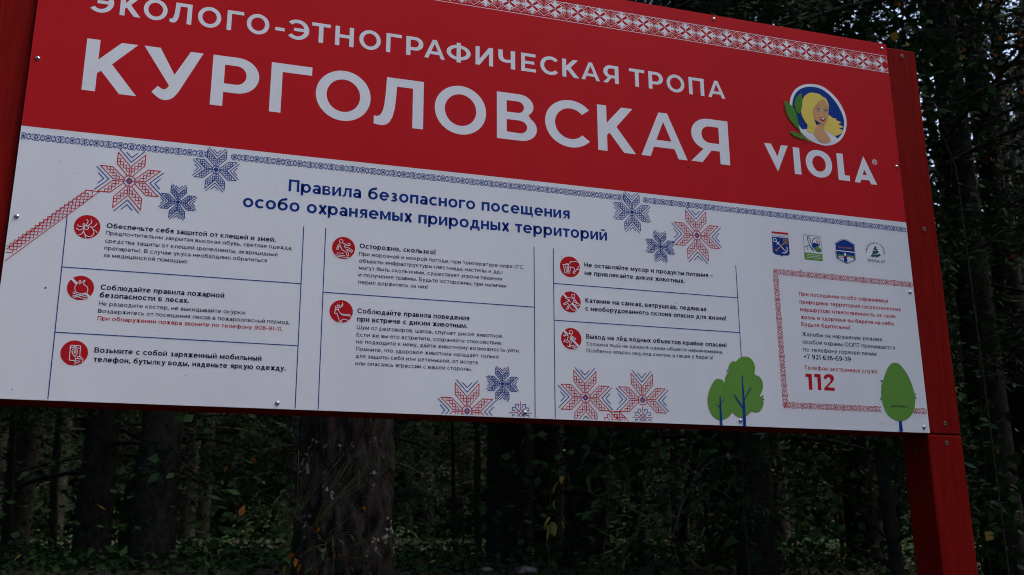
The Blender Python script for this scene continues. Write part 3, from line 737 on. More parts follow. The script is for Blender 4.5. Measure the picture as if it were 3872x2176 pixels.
for x in (443, 519):
    dy = (x-443)*.04
    k.poly(t([(x,935+dy),(x+52,938+dy),(x+60,1074+dy),(x+30,1073+dy),(x+24,963+dy),(x-1,962+dy)]), MR)
k.poly(smooth(t([(597,975),(605,952),(630,941),(665,945),(684,966),(684,990),(672,1010),(645,1038),(632,1053)]),4,False)+t([(692,1057),(694,1083),(604,1079),(603,1058)])
   +smooth(t([(603,1058),(630,1030),(652,1005),(656,985),(645,969),(630,970),(618,987)]),4,False)[1:], MR)
sub(k, 'emergency_number')
k = Ink(.0008)
for txt, l, bl, r in (('Правила безопасного посещения',400,205,2168),('особо охраняемых природных территорий',112,303,2403)):
    pl = (850+l/1.662, 600+bl/1.662); add_text(k, txt, pl, right_pt(850+r/1.662, pl), MN, .205, words='heading_lettering'); sub(k, 'heading_lettering'); k = Ink(.0008)

# ------------------------------------------------------------ pictograms
RD = .01165
def disc(px, py, slash=False):
    k = Ink(.0007); c = uv(px, py)
    k.ell(c, RD, RD, MR, 48)
    if slash:
        a = np.array(c); d = np.array([.7071,-.7071]); nn = np.array([.7071,.7071])*.0011
        p0, p1 = a-d*RD*1.02, a+d*RD*1.02
        k.poly([tuple(p0-nn), tuple(p1-nn), tuple(p1+nn), tuple(p0+nn)], MW, by=.0007)
    return k, c
LW = .00065
def lines(k, cr_, Ls, mat=MW, w=LW, sm=True, by=.0012):
    for P in Ls: k.line(smooth(cr_(P),3,False) if sm and len(P) > 2 else cr_(P), w, mat, by=by)
def fig(k, cr_, P): k.poly(cr_(P), MR, by=.0010); k.line(cr_(P), LW, MW, closed=True, by=.0014)
# tick
k, c = disc(329.6,858.4); t = crop(200,800,7.24)
lines(k, t, [[(850,470),(845,560),(885,640),(950,685),(1030,690),(1095,650),(1125,580),(1100,500),(1040,430),(960,400),(890,380),(850,420),(850,470)],
 [(865,440),(880,490),(920,505),(970,470),(960,430),(900,390),(865,440)],[(835,390),(825,350),(855,340),(885,375)],[(915,370),(965,280),(930,225)],[(975,385),(1065,310),(1045,235)],[(1040,430),(1130,425),(1205,340)],
 [(1115,510),(1170,530),(1215,590)],[(840,415),(710,410),(680,365)],[(835,470),(730,515),(640,460)],[(840,550),(780,625),(700,640)],[(880,650),(885,700),(905,738)]], sm=True)
sub(k, 'pictogram', 'red disc with a white line drawing of a tick')
k, c = disc(304.7,1089.4,True); t = crop(0,1000,2.1467)
k.poly(smooth(t([(630,238),(610,200),(625,165),(640,150),(645,135),(690,128),(680,165),(700,180),(712,205),(705,235)]),3), MR, by=.0010)
lines(k, t, [[(622,232),(608,205),(612,175),(640,140),(655,135),(645,160),(690,130),(678,160),(705,182),(714,205),(708,228)],[(590,235),(705,268)],[(598,225),(712,252)],[(592,262),(700,232)],[(600,272),(708,240)],[(592,252),(640,268),(700,283)]], w=.0006)
sub(k, 'pictogram', 'red disc with a crossed out white campfire')
k, c = disc(280.9,1335.6); t = crop(0,1000,2.1467)
lines(k, t, [[(608,783),(562,778),(572,664),(577,658),(650,663),(654,670),(648,745)],[(568,676),(651,682)],[(598,668),(622,670)]], sm=False)
lines(k, t, [[(608,752),(585,715),(592,692),(612,688),(628,702),(625,725),(608,752)],[(600,712),(608,702),(616,712),(608,722),(600,712)]])
lines(k, t, [[(608,815),(612,765),(675,770),(670,800)],[(628,765),(632,750),(658,752),(656,768)],[(622,785),(650,788)],[(620,800),(640,802)]], sm=False)
sub(k, 'pictogram', 'red disc with a white phone and bag')
k, c = disc(1299.3,938.4); t = crop(1200,870,8.044)
k.ell(t([(725,350)])[0], .0021, .0021, MW, 24, hole=.72, by=.0012)
lines(k, t, [[(785,408),(860,445),(980,418),(998,465),(900,490),(815,485),(840,548),(955,550),(1070,640),(1035,685),(935,605),(880,605),(925,650),(955,795),(905,800),(870,675),(760,615),(725,550),(695,480),(655,520),(625,600),(580,585),(625,475),(690,425)],[(600,705),(640,707)],[(670,708),(790,716)],[(540,762),(825,785)],[(600,812),(960,848)]], sm=False)
sub(k, 'pictogram', 'red disc with a white slipping figure')
k, c = disc(1290.2,1178.6); t = crop(1200,1100,9.05)
lines(k, t, [[(615,680),(590,740),(600,780),(665,780),(700,880),(740,980),(740,1085)],[(620,670),(660,645),(715,655),(760,740),(850,800),(960,810),(1070,815),(1130,840),(1160,890)],[(810,815),(900,845),(1060,855),(1125,910)],
 [(725,650),(725,600),(800,560),(860,510),(870,460),(852,415)],[(790,560),(760,530),(745,490)],[(835,525),(825,485)],[(605,660),(620,610),(680,580),(710,520),(690,465)],[(640,595),(610,540)],[(690,545),(672,520)],[(835,1095),(848,985),(1005,995),(1040,1045)],[(782,1090),(795,1035),(805,1090)]])
sub(k, 'pictogram', 'red disc with a white stag')
k, c = disc(2155,1009.6); t = crop(2100,950,3.62)
lines(k, t, [[(113,192),(127,300),(195,304),(205,220)],[(100,185),(175,190)],[(140,185),(143,175),(172,178)],[(140,212),(148,285)],[(160,212),(164,287)],[(180,216),(178,288)]], sm=False, w=.0007)
lines(k, t, [[(168,210),(180,190),(197,165),(210,140),(220,150),(260,145),(300,150),(322,158)],[(168,210),(185,220),(225,222),(258,240),(262,262),(240,302),(268,306)],[(262,290),(300,245),(320,210)],[(300,255),(332,252)]], w=.0007)
sub(k, 'pictogram', 'red disc with a white bear at a litter bin')
k, c = disc(2157.6,1142.5,True)
fig(k, t, [(222,645),(150,632),(137,650),(190,668),(200,690),(160,690),(108,725),(125,740),(168,712),(178,735),(150,795),(170,800),(190,745),(240,705),(250,665),(285,720),(300,715),(262,655)])
k.ell(t([(243,616)])[0], .0022, .0022, MW, 24, hole=.72, by=.0016); k.ell(t([(243,616)])[0], .0016, .0016, MR, 24, by=.0015)
lines(k, t, [[(190,750),(215,790),(250,810),(300,812)],[(260,700),(300,715),(335,740)],[(270,735),(310,755),(325,740)]], w=.0007, by=.0018)
sub(k, 'pictogram', 'red disc with a crossed out sledging figure')
k, c = disc(2160.3,1281.4,True)
fig(k, t, [(195,1130),(150,1130),(112,1155),(122,1168),(165,1145),(175,1165),(160,1225),(125,1215),(115,1240),(165,1255),(185,1225),(195,1250),(188,1300),(205,1305),(218,1240),(200,1200),(208,1170),(270,1215),(278,1200),(225,1165)])
k.ell(t([(214,1113)])[0], .0022, .0022, MW, 24, hole=.72, by=.0016); k.ell(t([(214,1113)])[0], .0016, .0016, MR, 24, by=.0015)
lines(k, t, [[(162,1300),(205,1315)],[(220,1295),(245,1300),(235,1315),(260,1325)],[(245,1290),(262,1305),(285,1300)],[(255,1335),(280,1325),(300,1335)]], sm=False, w=.0007, by=.0018)
sub(k, 'pictogram', 'red disc with a crossed out figure on breaking ice')

# ------------------------------------------------------------ printed trees
k = Ink(.0018); t = crop(2600,1300,4.26)
k.poly(smooth(t([(500,566),(560,590),(600,640),(680,700),(740,850),(745,980),(715,1110),(650,1190),(560,1230),(470,1215),(390,1150),(335,1030),(320,900),(345,760),(400,640),(450,580)]),4), MG)
k.poly(smooth(t([(775,288),(830,235),(905,210),(990,225),(1055,290),(1085,390),(1080,495),(1150,530),(1200,600),(1212,700),(1190,790),(1163,840),(1205,890),(1220,970),(1195,1050),(1140,1100),(1080,1103),(1028,1092),(960,1160),(880,1190),(790,1165),(715,1095),(640,1000),(600,800),(596,620),(615,520),(662,460),(655,380),(690,310),(735,284)]),4), MG, by=.0007)
for P in ([(625,430),(640,418),(660,460),(650,475)],[(1180,855),(1210,828),(1222,850),(1200,880)],[(1190,880),(1225,890),(1237,918),(1205,910)]): k.poly(t(P), MG2, by=.0014)
for P in ([(513,840),(525,840),(560,1325),(518,1325)],[(522,1040),(449,970),(452,964),(526,1018)],[(528,945),(592,890),(596,898),(532,962)],
          [(868,515),(882,515),(915,900),(942,1336),(892,1336),(884,950)],[(888,1065),(737,826),(750,820),(890,1010)],[(905,890),(1012,702),(1024,712),(912,915)]):
    k.poly(t(P), MN, by=.0018)
sub(k, 'tree_print', 'two green printed trees with blue stems')
k = Ink(.0018); t = crop(2850,1000,2.2627)
k.poly(smooth(t([(1207,843),(1250,860),(1300,920),(1345,1010),(1375,1110),(1380,1190),(1365,1260),(1325,1315),(1265,1343),(1205,1330),(1145,1285),(1108,1210),(1090,1110),(1100,1020),(1130,920),(1165,860)]),4), MG)
for P in ([(1083,988),(1102,995),(1105,1010),(1090,1008)],[(1085,1030),(1100,1040),(1095,1055)],[(1375,1105),(1387,1103),(1383,1125)],[(1378,1125),(1396,1150),(1378,1150)],[(1078,1140),(1095,1150),(1097,1168),(1082,1155)]): k.poly(t(P), MG2, by=.0007)
k.poly(t([(1241,1343),(1265,1343),(1276,1432),(1246,1432)]), MN, by=.0007)
add_text(k, 'САЙТ ПРОЕКТА', (2850+1168/2.2627,1000+1220/2.2627), right_pt(2850+1320/2.2627,(2850+1168/2.2627,1000+1220/2.2627)), MK, .17, by=.0012)
sub(k, 'tree_print', 'green printed tree with small dark caption')
# ------------------------------------------------------------ four small emblems
e = crop(2900,850,5.152)
k = Ink(.0008)
k.poly(e([(92,150),(410,182),(443,560),(425,598),(385,606),(310,603),(286,632),(272,602),(180,585),(130,560),(112,525)]), MN)
k.poly(e([(86,132),(412,162),(418,268),(94,235)]), MW, by=.0004); k.poly(e([(86,132),(412,162),(416,205),(92,172)]), MR, by=.0008)
for i in range(6): x = 110+i*53; k.poly(e([(x,172+i*5),(x+25,174+i*5),(x+25,192+i*5),(x,190+i*5)]), MW, by=.0012)
k.line(e([(96,218),(415,246)]), .0004, MN, by=.0012)
k.ell(e([(150,300)])[0], .0024, .0026, MW, 20, hole=.65, by=.0012)
lines(k, e, [[(180,330),(360,520)],[(190,385),(235,340)]], w=.0009, sm=False); lines(k, e, [[(300,550),(350,555),(390,520),(385,440)]], w=.0010)
lines(k, e, [[(170,510),(340,355)],[(165,485),(190,520)]], MO, .0011, False, .0016)
for cx_, cy_ in ((330,310),(375,310),(370,365)): k.ell(e([(cx_,cy_)])[0], .0017, .0017, MO, 16, hole=.6, by=.0016)
sub(k, 'emblem', 'blue coat of arms with anchor and key')
k = Ink(.0008)
lines(k, e, [[(705,198),(1047,235),(1083,708),(740,674),(705,198)]], MG, .0006, False, 0)
k.poly(e([(735,540),(1070,575),(1083,708),(742,674)]), MG)
for i in range(3): lines(k, e, [[(790-i*12,580+i*30),(1035+i*12,605+i*32)]], MW, .0005, False, .0006)
lines(k, e, [[(910,520),(860,460),(810,350),(785,260),(800,235),(830,270),(855,350)],[(905,450),(875,400),(885,320),(930,265),(1000,270),(1020,360),(1015,420)],[(735,438),(790,415),(850,430),(910,520)],[(795,440),(795,490)]], MN, .0009, True, 0)
k.poly(smooth(e([(890,360),(930,355),(960,370),(990,365),(1015,415),(960,425),(905,455),(885,410)]),3), MN)
k.poly(smooth(e([(905,450),(950,428),(1000,435),(1050,490),(1050,530),(1000,540),(950,510)]),4), MN, by=.0004); k.poly(smooth(e([(920,455),(960,440),(1000,448),(1038,492),(1035,520),(1000,525),(955,498)]),4), MG, by=.0008)
k.ell(e([(970,333)])[0], .0013, .0014, MO, 16)
sub(k, 'emblem', 'butterfly drawing in a green frame')
k = Ink(.0008)
P3 = [(1500,280),(1560,295),(1695,375),(1712,410),(1728,680),(1715,710),(1570,763),(1540,762),(1370,670),(1342,630),(1318,370),(1335,345),(1440,290)]
c3 = np.array([1525,520])
def shr(P, s_): return [tuple(c3+(np.array(p)-c3)*s_) for p in P]
k.poly(smooth(e(P3),2), MN); k.poly(smooth(e(shr(P3,.965)),2), MW, by=.0004); k.poly(smooth(e(shr(P3,.92)),2), MN, by=.0008)
k.line(e([(1335,503),(1712,545)]), .0011, MW, by=.0013)
add_text(k, 'ТОКСОВСКИЙ', (2900+1385/5.152,850+455/5.152), right_pt(2900+1650/5.152,(2900+1385/5.152,850+455/5.152)), MO, .2, by=.0016)
k.poly(e([(1375,580),(1690,618),(1695,690),(1570,735),(1535,735),(1395,655)]), MW, by=.0013); k.poly(e([(1375,580),(1690,618),(1694,668),(1600,630),(1380,615)]), MG, by=.0017)
k.poly(e([(1500,600),(1545,600),(1560,640),(1545,650),(1570,695),(1555,705),(1560,735),(1490,715),(1500,680),(1485,650),(1500,635)]), MN, by=.0021)
k.ell(e([(1518,582)])[0], .0015, .0019, MW, 18, by=.0021); k.line(e([(1390,645),(1580,630)]), .0006, MR, by=.0025)
sub(k, 'emblem', 'dark badge with a white rule across')
k = Ink(.0008)
for P in ([(2103,402),(2118,430),(2140,455),(2105,460),(2158,480),(2150,500),(2065,500),(2090,475),(2070,465),(2095,440)],
          [(2055,515),(2150,505),(2175,530),(2165,560),(2040,590),(2060,550)],[(2210,575),(2215,605),(2150,640),(2110,648),(2130,620),(2050,640),(2055,620),(2005,622),(2040,590)]):
    k.poly(e(P), MT)
for i in range(24):
    a = math.radians(188-i*(196/23)); p = e([(2113+175*math.cos(a)+ (18 if i > 14 else 0)*0, 530-170*math.sin(a)+18*math.cos(a))])[0]
    d = (math.cos(a), math.sin(a)); 
    if i != 14: k.line([(p[0]-.0008*d[0],p[1]-.0008*d[1]),(p[0]+.0008*d[0],p[1]+.0008*d[1])], .0007, MK)
add_text(k, 'ТРОПА 47', (2900+1958/5.152,850+722/5.152), right_pt(2900+2303/5.152,(2900+1958/5.152,850+722/5.152)), MK, .2)
sub(k, 'emblem', 'green scribbled fir with small caption under it')


# ============================================================ the wood behind the board
def grid_ground():
    xs = np.concatenate([np.linspace(-60,-8,18), np.linspace(-7,14,64), np.linspace(15,90,26)])
    ys = np.concatenate([np.linspace(-40,-3,16), np.linspace(-2.5,14,56), np.linspace(15,120,28)])
    V_ = [(x, y, gz(x, y)) for y in ys for x in xs]; n_ = len(xs)
    F_ = [(j*n_+i, j*n_+i+1, (j+1)*n_+i+1, (j+1)*n_+i) for j in range(len(ys)-1) for i in range(n_-1)]
    return mesh('ground', V_, F_)
g = link('ground', grid_ground(), None, [M_SOIL], True); tag(g, kind='structure')

def tube(path, radii, sides=10, rough=0, seed=0, flat=False):
    """tapered limb along a path (list of points)"""
    P_ = [Vector(p) for p in path]; V_ = []; F_ = []
    up = Vector((0.01,.02,1)) if abs((P_[-1]-P_[0]).normalized().z) < .8 else Vector((1,.02,0))
    for i, p in enumerate(P_):
        t_ = (P_[min(i+1,len(P_)-1)]-P_[max(i-1,0)]).normalized(); a_ = t_.cross(up).normalized(); b2 = a_.cross(t_)
        for j in range(sides):
            th = 2*math.pi*j/sides; r_ = radii[i]
            if rough: r_ *= 1+rough*noise.noise(Vector((math.cos(th)*2+seed, math.sin(th)*2, p.z*3)))
            V_.append(p+(a_*math.cos(th)+b2*math.sin(th))*r_)
    for i in range(len(P_)-1):
        for j in range(sides):
            k_ = (j+1) % sides; F_.append((i*sides+j, i*sides+k_, (i+1)*sides+k_, (i+1)*sides+j))
    F_.append(tuple((len(P_)-1)*sides+j for j in range(sides)))
    return V_, F_
def join(parts):
    V_, F_ = [], []
    for v, f_ in parts:
        i0 = len(V_); V_ += list(v); F_ += [tuple(i0+i for i in t_) for t_ in f_]
    return V_, F_

def big_trunk(name, h, r0, seed, sides=110, rows=240):
    """pine trunk with deep vertical bark plates"""
    V_, F_ = [], []
    for i in range(rows+1):
        t_ = (i/rows)**1.6; z = t_*h; r_ = r0*(1-.72*t_)*(1+.30*math.exp(-z/.45))
        for j in range(sides):
            th = 2*math.pi*j/sides; c_, s_ = math.cos(th), math.sin(th)
            warp = noise.noise(Vector((c_*2, s_*2, z*1.4+seed)))*.5
            q_ = Vector((c_*6.5+warp, s_*6.5-warp, z*2.6+seed))
            cell = noise.voronoi(q_, distance_metric='DISTANCE', exponent=2.5)[0]
            edge = min((cell[1]-cell[0])*3.0, 1.0)
            fine = noise.noise(Vector((c_*16, s_*16, z*9+seed)))*.010+noise.noise(Vector((c_*34, s_*34, z*34+seed)))*.006
            rr = r_+(edge-.75)*.055*(r0/.26)+fine
            V_.append((rr*c_+.05*math.sin(z*.25+seed)*min(z,1), rr*s_, z))
    for i in range(rows):
        for j in range(sides):
            k_ = (j+1) % sides; F_.append((i*sides+j, i*sides+k_, (i+1)*sides+k_, (i+1)*sides+j))
    return mesh(name, V_, F_)

def quads(C, D, U_, L, Wd):
    """leaf-like diamonds: centres, directions, side vectors, lengths, widths"""
    n_ = len(C); a_ = C; b_ = C+D*(L*.45)[:,None]+U_*(Wd*.5)[:,None]; c_ = C+D*L[:,None]; d_ = C+D*(L*.45)[:,None]-U_*(Wd*.5)[:,None]
    V_ = np.stack([a_, b_, c_, d_], 1).reshape(-1, 3); return V_
def quad_mesh(name, V_, mats_idx=None):
    n_ = len(V_)//4; me = bpy.data.meshes.new(name)
    me.vertices.add(n_*4); me.vertices.foreach_set('co', V_.astype(np.float32).ravel())
    me.loops.add(n_*4); me.loops.foreach_set('vertex_index', np.arange(n_*4, dtype=np.int32))
    me.polygons.add(n_); me.polygons.foreach_set('loop_start', np.arange(0, n_*4, 4, dtype=np.int32))
    if mats_idx is not None: me.polygons.foreach_set('material_index', mats_idx.astype(np.int32))
    me.update(calc_edges=True); me.validate(); return me
def unit(a): return a/(np.linalg.norm(a, axis=1, keepdims=True)+1e-9)
def rand_dirs(n_, zs=1.0):
    d = rng.normal(size=(n_,3)); d[:,2] *= zs; return unit(d)

def conifer(seed, H, zlow, spread, nb, ntuft, dens):
    """returns (trunk mesh with limbs, crown mesh)"""
    global rng
    rng = np.random.default_rng(seed); rd = random.Random(seed)
    parts = [tube([(0,0,-.3),(0.02,0,H*.25),(.05,.03,H*.5),(0,.02,H*.8),(0,0,H)], [.17,.13,.105,.05,.01], 12, .12, seed)]
    Cs, Ds = [], []
    for b_ in range(nb):
        t_ = (b_/nb); z = zlow+(H-zlow-.3)*t_**.9; a_ = b_*2.4+rd.uniform(-.4,.4); L_ = spread*(1-t_)**.75*rd.uniform(.65,1.1)+.25
        n_ = 7; pts = []
        for i in range(n_):
            q_ = i/(n_-1); r_ = L_*q_
            pts.append((r_*math.cos(a_+.12*q_), r_*math.sin(a_+.12*q_), z+L_*(.10*q_-.38*q_*q_)*(1-t_)+.25*q_*t_))
        parts.append(tube(pts, [.022*(1-i/n_)+.004 for i in range(n_)], 4))
        for i in range(int(ntuft*(.35+L_/spread))):
            q_ = rd.uniform(.18,1)**.8; j = min(int(q_*(n_-1)), n_-2); fr = q_*(n_-1)-j
            p = Vector(pts[j]).lerp(Vector(pts[j+1]), fr); side = rd.choice((-1,1)); w_ = rd.uniform(0,.42)*L_*(1-q_*.6)+.03
            ax = Vector((math.cos(a_+side*1.05), math.sin(a_+side*1.05), -.18))
            c_ = p+ax*w_; c_.z += rd.uniform(-.09,.05)-.05*w_
            Cs.append(c_); Ds.append(ax*.8+Vector((math.cos(a_),math.sin(a_),0))*.5)
    C0 = np.array([tuple(c) for c in Cs]); D0 = unit(np.array([tuple(d) for d in Ds]))
    dens = dens*2; C = np.repeat(C0, dens, 0)+rng.normal(0,.045,(len(C0)*dens,3)); D = unit(np.repeat(D0, dens, 0)+rng.normal(0,.55,(len(C0)*dens,3)))
    U_ = unit(np.cross(D, rand_dirs(len(D)))); L = rng.uniform(.045,.105,len(D)); Wd = rng.uniform(.007,.017,len(D))
    crown = quad_mesh('crown', quads(C, D, U_, L, Wd)); crown.materials.append(L_NEEDLE)
    v, f_ = join(parts); tr = mesh('trunk', v, f_); tr.materials.append(BK_GREY); tr.shade_smooth()
    return tr, crown
def broadleaf(seed, H, zlow, r0, nl, autumn=.006):
    global rng
    rng = np.random.default_rng(seed); rd = random.Random(seed); parts = []; tips = []
    lean = rd.uniform(-.06,.06)
    tp = [(lean*z, .04*math.sin(z), z) for z in np.linspace(-.2,H,9)]
    parts.append(tube(tp, [r0*(1-.85*i/8)+.006 for i in range(9)], 8, .1, seed))
    for b_ in range(34):
        z = zlow+(H-zlow)*rd.random(); a_ = rd.uniform(0,6.28); L_ = rd.uniform(.5,1.7)*(1.15-z/H*.6); pts = []
        for i in range(6):
            q_ = i/5; pts.append((lean*z+L_*q_*math.cos(a_+.5*q_*rd.uniform(-1,1)), L_*q_*math.sin(a_+.4*q_), z+L_*.55*q_-.2*q_*q_))
        parts.append(tube(pts, [.012*(1-i/6)+.003 for i in range(6)], 4)); tips += [(pts[i], L_) for i in range(2,6)]
    P_ = np.array([t_[0] for t_ in tips]); idx = rng.integers(0, len(P_), nl)
    C = P_[idx]+rng.normal(0,.20,(nl,3)); D = rand_dirs(nl,.5); D[:,2] -= .35; D = unit(D)
    U_ = unit(np.cross(D, rand_dirs(nl)+np.array([0,0,1.2]))); L = rng.uniform(.05,.10,nl); Wd = L*rng.uniform(.55,.8,nl)
    crown = quad_mesh('crown', quads(C, D, U_, L, Wd), (rng.random(nl) < autumn)*rng.integers(1,3,nl))
    for x in (L_BROAD, L_YEL, L_ORG): crown.materials.append(x)
    v, f_ = join(parts); tr = mesh('trunk', v, f_); tr.materials.append(BK_GREY); tr.shade_smooth(); return tr, crown
CON = [conifer(11, 14, 1.6, 2.5, 78, 26, 13), conifer(12, 17, 2.4, 2.9, 84, 26, 13), conifer(13, 11, .9, 2.1, 66, 24, 13)]
BRO = [broadleaf(21, 6.5, .8, .05, 9000), broadleaf(22, 5.0, .6, .035, 8000)]

def tree(name, meshes, x, y, rz=0, sc=1.0, label=None, cat='tree', group=None, rx=0):
    t_ = empty(name, (x, y, gz(x, y)-.05)); t_.rotation_euler = (rx, 0, rz); t_.scale = (sc, sc, sc)
    link('trunk', meshes[0], t_); link('crown', meshes[1], t_); tag(t_, label, cat, group); return t_

# big pine close behind the board
Yp = 2.6; q = at(1312, 1850, Yp); rp = .268
pine = empty('pine_tree', (q.x, Yp, gz(q.x, Yp)-.1))
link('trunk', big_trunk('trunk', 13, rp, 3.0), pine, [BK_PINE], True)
tr, cw = conifer(31, 16, 5.0, 3.6, 64, 34, 15); link('crown', cw, pine)  # hidden crown, set low and wide to shade the wood
tag(pine, 'massive pine with flaking reddish bark and pale lichen, close behind the board', 'tree')
Yp2 = 5.4; q = at(2210, 1800, Yp2)
pine2 = empty('pine_tree', (q.x, Yp2, gz(q.x, Yp2)-.1)); link('trunk', big_trunk('trunk', 14, .172, 9.0, 64, 120), pine2, [BK_GREY], True); link('crown', cw, pine2)
tag(pine2, 'grey barked pine half hidden by green leaves, right of the massive pine', 'tree')

# thin stems traced at their own distance
def stem_tree(name, pts, Y, w_px, label, mat=BK_GREY, group=None, grow=1.0, cat='tree', crown=True):
    P_ = [at(x, y, Y) for x, y in pts]; P_.sort(key=lambda p: p.z)
    base = P_[0].copy(); d = (P_[1]-P_[0]).normalized(); gzz = gz(base.x, Y)
    if base.z > gzz: base = base-Vector((d.x*.3,0,1))*(base.z-gzz+.1)
    topd = (P_[-1]-P_[-2]).normalized(); T_ = P_[-1]+topd*1.6+Vector((0,0,1.8*grow)); P2 = [base]+P_+[P_[-1]+topd*.8, T_, T_+Vector((.1,0,1.6*grow))]
    r_ = w_px/2/F*(Y-CAM.y)*1.05; o = empty(name, base)
    loc = [p-base for p in P2]; n_ = len(loc)
    sm = smooth([tuple(p) for p in loc], 4, False)
    radii = [r_*(1.12-.85*(i/len(sm))**1.6) for i in range(len(sm))]
    v, f_ = tube(sm, radii, 12, .12, base.x)
    rd = random.Random(int(base.x*100)); lim = []
    for i in range(5):
        p = Vector(sm[rd.randint(len(sm)//3, len(sm)-2)]); a_ = rd.uniform(0,6.28); L_ = rd.uniform(.4,1.1)
        lim.append(tube([p+Vector((math.cos(a_)*L_*t_, math.sin(a_)*L_*t_, L_*.5*t_-.25*t_*t_)) for t_ in (0,.3,.6,1)], [max(r_*.25,.004)*(1-.7*t_) for t_ in (0,.3,.6,1)], 5))
    v, f_ = join([(v, f_)]+lim); link('trunk', mesh('trunk', v, f_), o, [mat], True)
    if crown:
        nl = 2600; tipp = np.array([tuple(Vector(sm[-1-(i % (len(sm)//3))])) for i in range(nl)])
        C = tipp+np.random.default_rng(5).normal(0,.5,(nl,3)); D = rand_dirs(nl,.6); U_ = unit(np.cross(D, rand_dirs(nl)))
        L = rng.uniform(.05,.09,nl); cm = quad_mesh('crown', quads(C,D,U_,L,L*.65)); cm.materials.append(L_BROAD); link('crown', cm, o)
    tag(o, label, cat, group); return o
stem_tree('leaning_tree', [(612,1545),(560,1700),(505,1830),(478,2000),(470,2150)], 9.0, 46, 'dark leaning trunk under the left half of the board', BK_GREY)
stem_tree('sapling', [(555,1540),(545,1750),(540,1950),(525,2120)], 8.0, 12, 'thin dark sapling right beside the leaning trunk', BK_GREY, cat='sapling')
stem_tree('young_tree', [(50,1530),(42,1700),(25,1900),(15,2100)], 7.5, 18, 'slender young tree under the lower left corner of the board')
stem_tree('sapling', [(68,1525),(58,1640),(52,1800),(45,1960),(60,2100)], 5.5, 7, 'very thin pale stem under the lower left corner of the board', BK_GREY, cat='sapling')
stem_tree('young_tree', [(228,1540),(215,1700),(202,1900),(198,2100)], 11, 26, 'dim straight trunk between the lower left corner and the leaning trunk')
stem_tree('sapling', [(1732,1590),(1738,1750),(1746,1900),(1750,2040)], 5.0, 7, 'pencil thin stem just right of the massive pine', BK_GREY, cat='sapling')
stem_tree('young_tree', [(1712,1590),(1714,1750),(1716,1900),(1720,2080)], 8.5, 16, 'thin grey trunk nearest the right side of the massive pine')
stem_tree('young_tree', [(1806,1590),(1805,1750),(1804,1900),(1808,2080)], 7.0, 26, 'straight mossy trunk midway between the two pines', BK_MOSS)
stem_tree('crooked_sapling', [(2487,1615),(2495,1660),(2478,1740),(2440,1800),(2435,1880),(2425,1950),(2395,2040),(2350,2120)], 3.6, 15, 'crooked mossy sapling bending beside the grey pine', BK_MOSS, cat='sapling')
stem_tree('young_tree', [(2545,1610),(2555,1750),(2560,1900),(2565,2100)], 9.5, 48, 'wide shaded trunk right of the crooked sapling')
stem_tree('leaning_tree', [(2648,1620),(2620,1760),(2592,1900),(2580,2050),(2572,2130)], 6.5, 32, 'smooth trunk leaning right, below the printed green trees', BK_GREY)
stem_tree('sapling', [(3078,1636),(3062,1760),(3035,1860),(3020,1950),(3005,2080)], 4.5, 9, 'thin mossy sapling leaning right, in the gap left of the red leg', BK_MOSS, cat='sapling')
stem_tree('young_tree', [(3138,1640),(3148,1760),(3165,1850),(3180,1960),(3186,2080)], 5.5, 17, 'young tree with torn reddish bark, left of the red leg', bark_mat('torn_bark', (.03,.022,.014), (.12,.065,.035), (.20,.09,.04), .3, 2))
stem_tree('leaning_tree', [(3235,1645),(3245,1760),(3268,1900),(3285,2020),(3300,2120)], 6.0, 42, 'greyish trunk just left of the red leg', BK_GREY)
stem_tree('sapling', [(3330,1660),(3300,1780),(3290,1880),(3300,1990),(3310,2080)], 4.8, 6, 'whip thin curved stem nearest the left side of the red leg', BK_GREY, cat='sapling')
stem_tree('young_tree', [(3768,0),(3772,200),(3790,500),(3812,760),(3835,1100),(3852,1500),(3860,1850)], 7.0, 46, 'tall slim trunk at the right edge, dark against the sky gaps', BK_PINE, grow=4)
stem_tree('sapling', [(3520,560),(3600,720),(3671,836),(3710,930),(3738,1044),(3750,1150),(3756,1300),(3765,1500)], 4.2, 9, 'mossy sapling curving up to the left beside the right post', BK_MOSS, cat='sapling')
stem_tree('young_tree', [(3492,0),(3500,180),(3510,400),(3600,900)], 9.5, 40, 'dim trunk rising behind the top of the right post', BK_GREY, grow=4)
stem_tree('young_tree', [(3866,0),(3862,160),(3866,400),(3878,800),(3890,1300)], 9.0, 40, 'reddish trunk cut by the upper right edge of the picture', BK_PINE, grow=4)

# wood behind: every conifer its own tree, sharing meshes
rd = random.Random(3); placed = []
def free(x, y, dmin): return all((x-a)**2+(y-b_)**2 > dmin*dmin for a, b_ in placed)
G_CON = 'dark conifers standing deep in the wood'
cnt = 0
while cnt < 108:
    y = 6.0+40*rd.random()**1.3; x = rd.uniform(-14-y*.5, 12+y*1.25)
    azm = math.degrees(math.atan2(x-CAM.x, y-CAM.y))
    if abs(x-.9) < 1.8 and y < 5: continue
    if 37 < azm < 56 and y < 9: continue          # thinner wood where the sky shows through
    if 37 < azm < 56 and rd.random() < .56: continue
    if not free(x, y, 2.0 if y < 14 else 2.6): continue
    placed.append((x, y)); m_ = CON[rd.randint(0,2)]
    tree('conifer', m_, x, y, rd.uniform(0,6.28), rd.uniform(.85,1.25), 'dark conifer added near the board to shade the wood', 'conifer', G_CON); cnt += 1
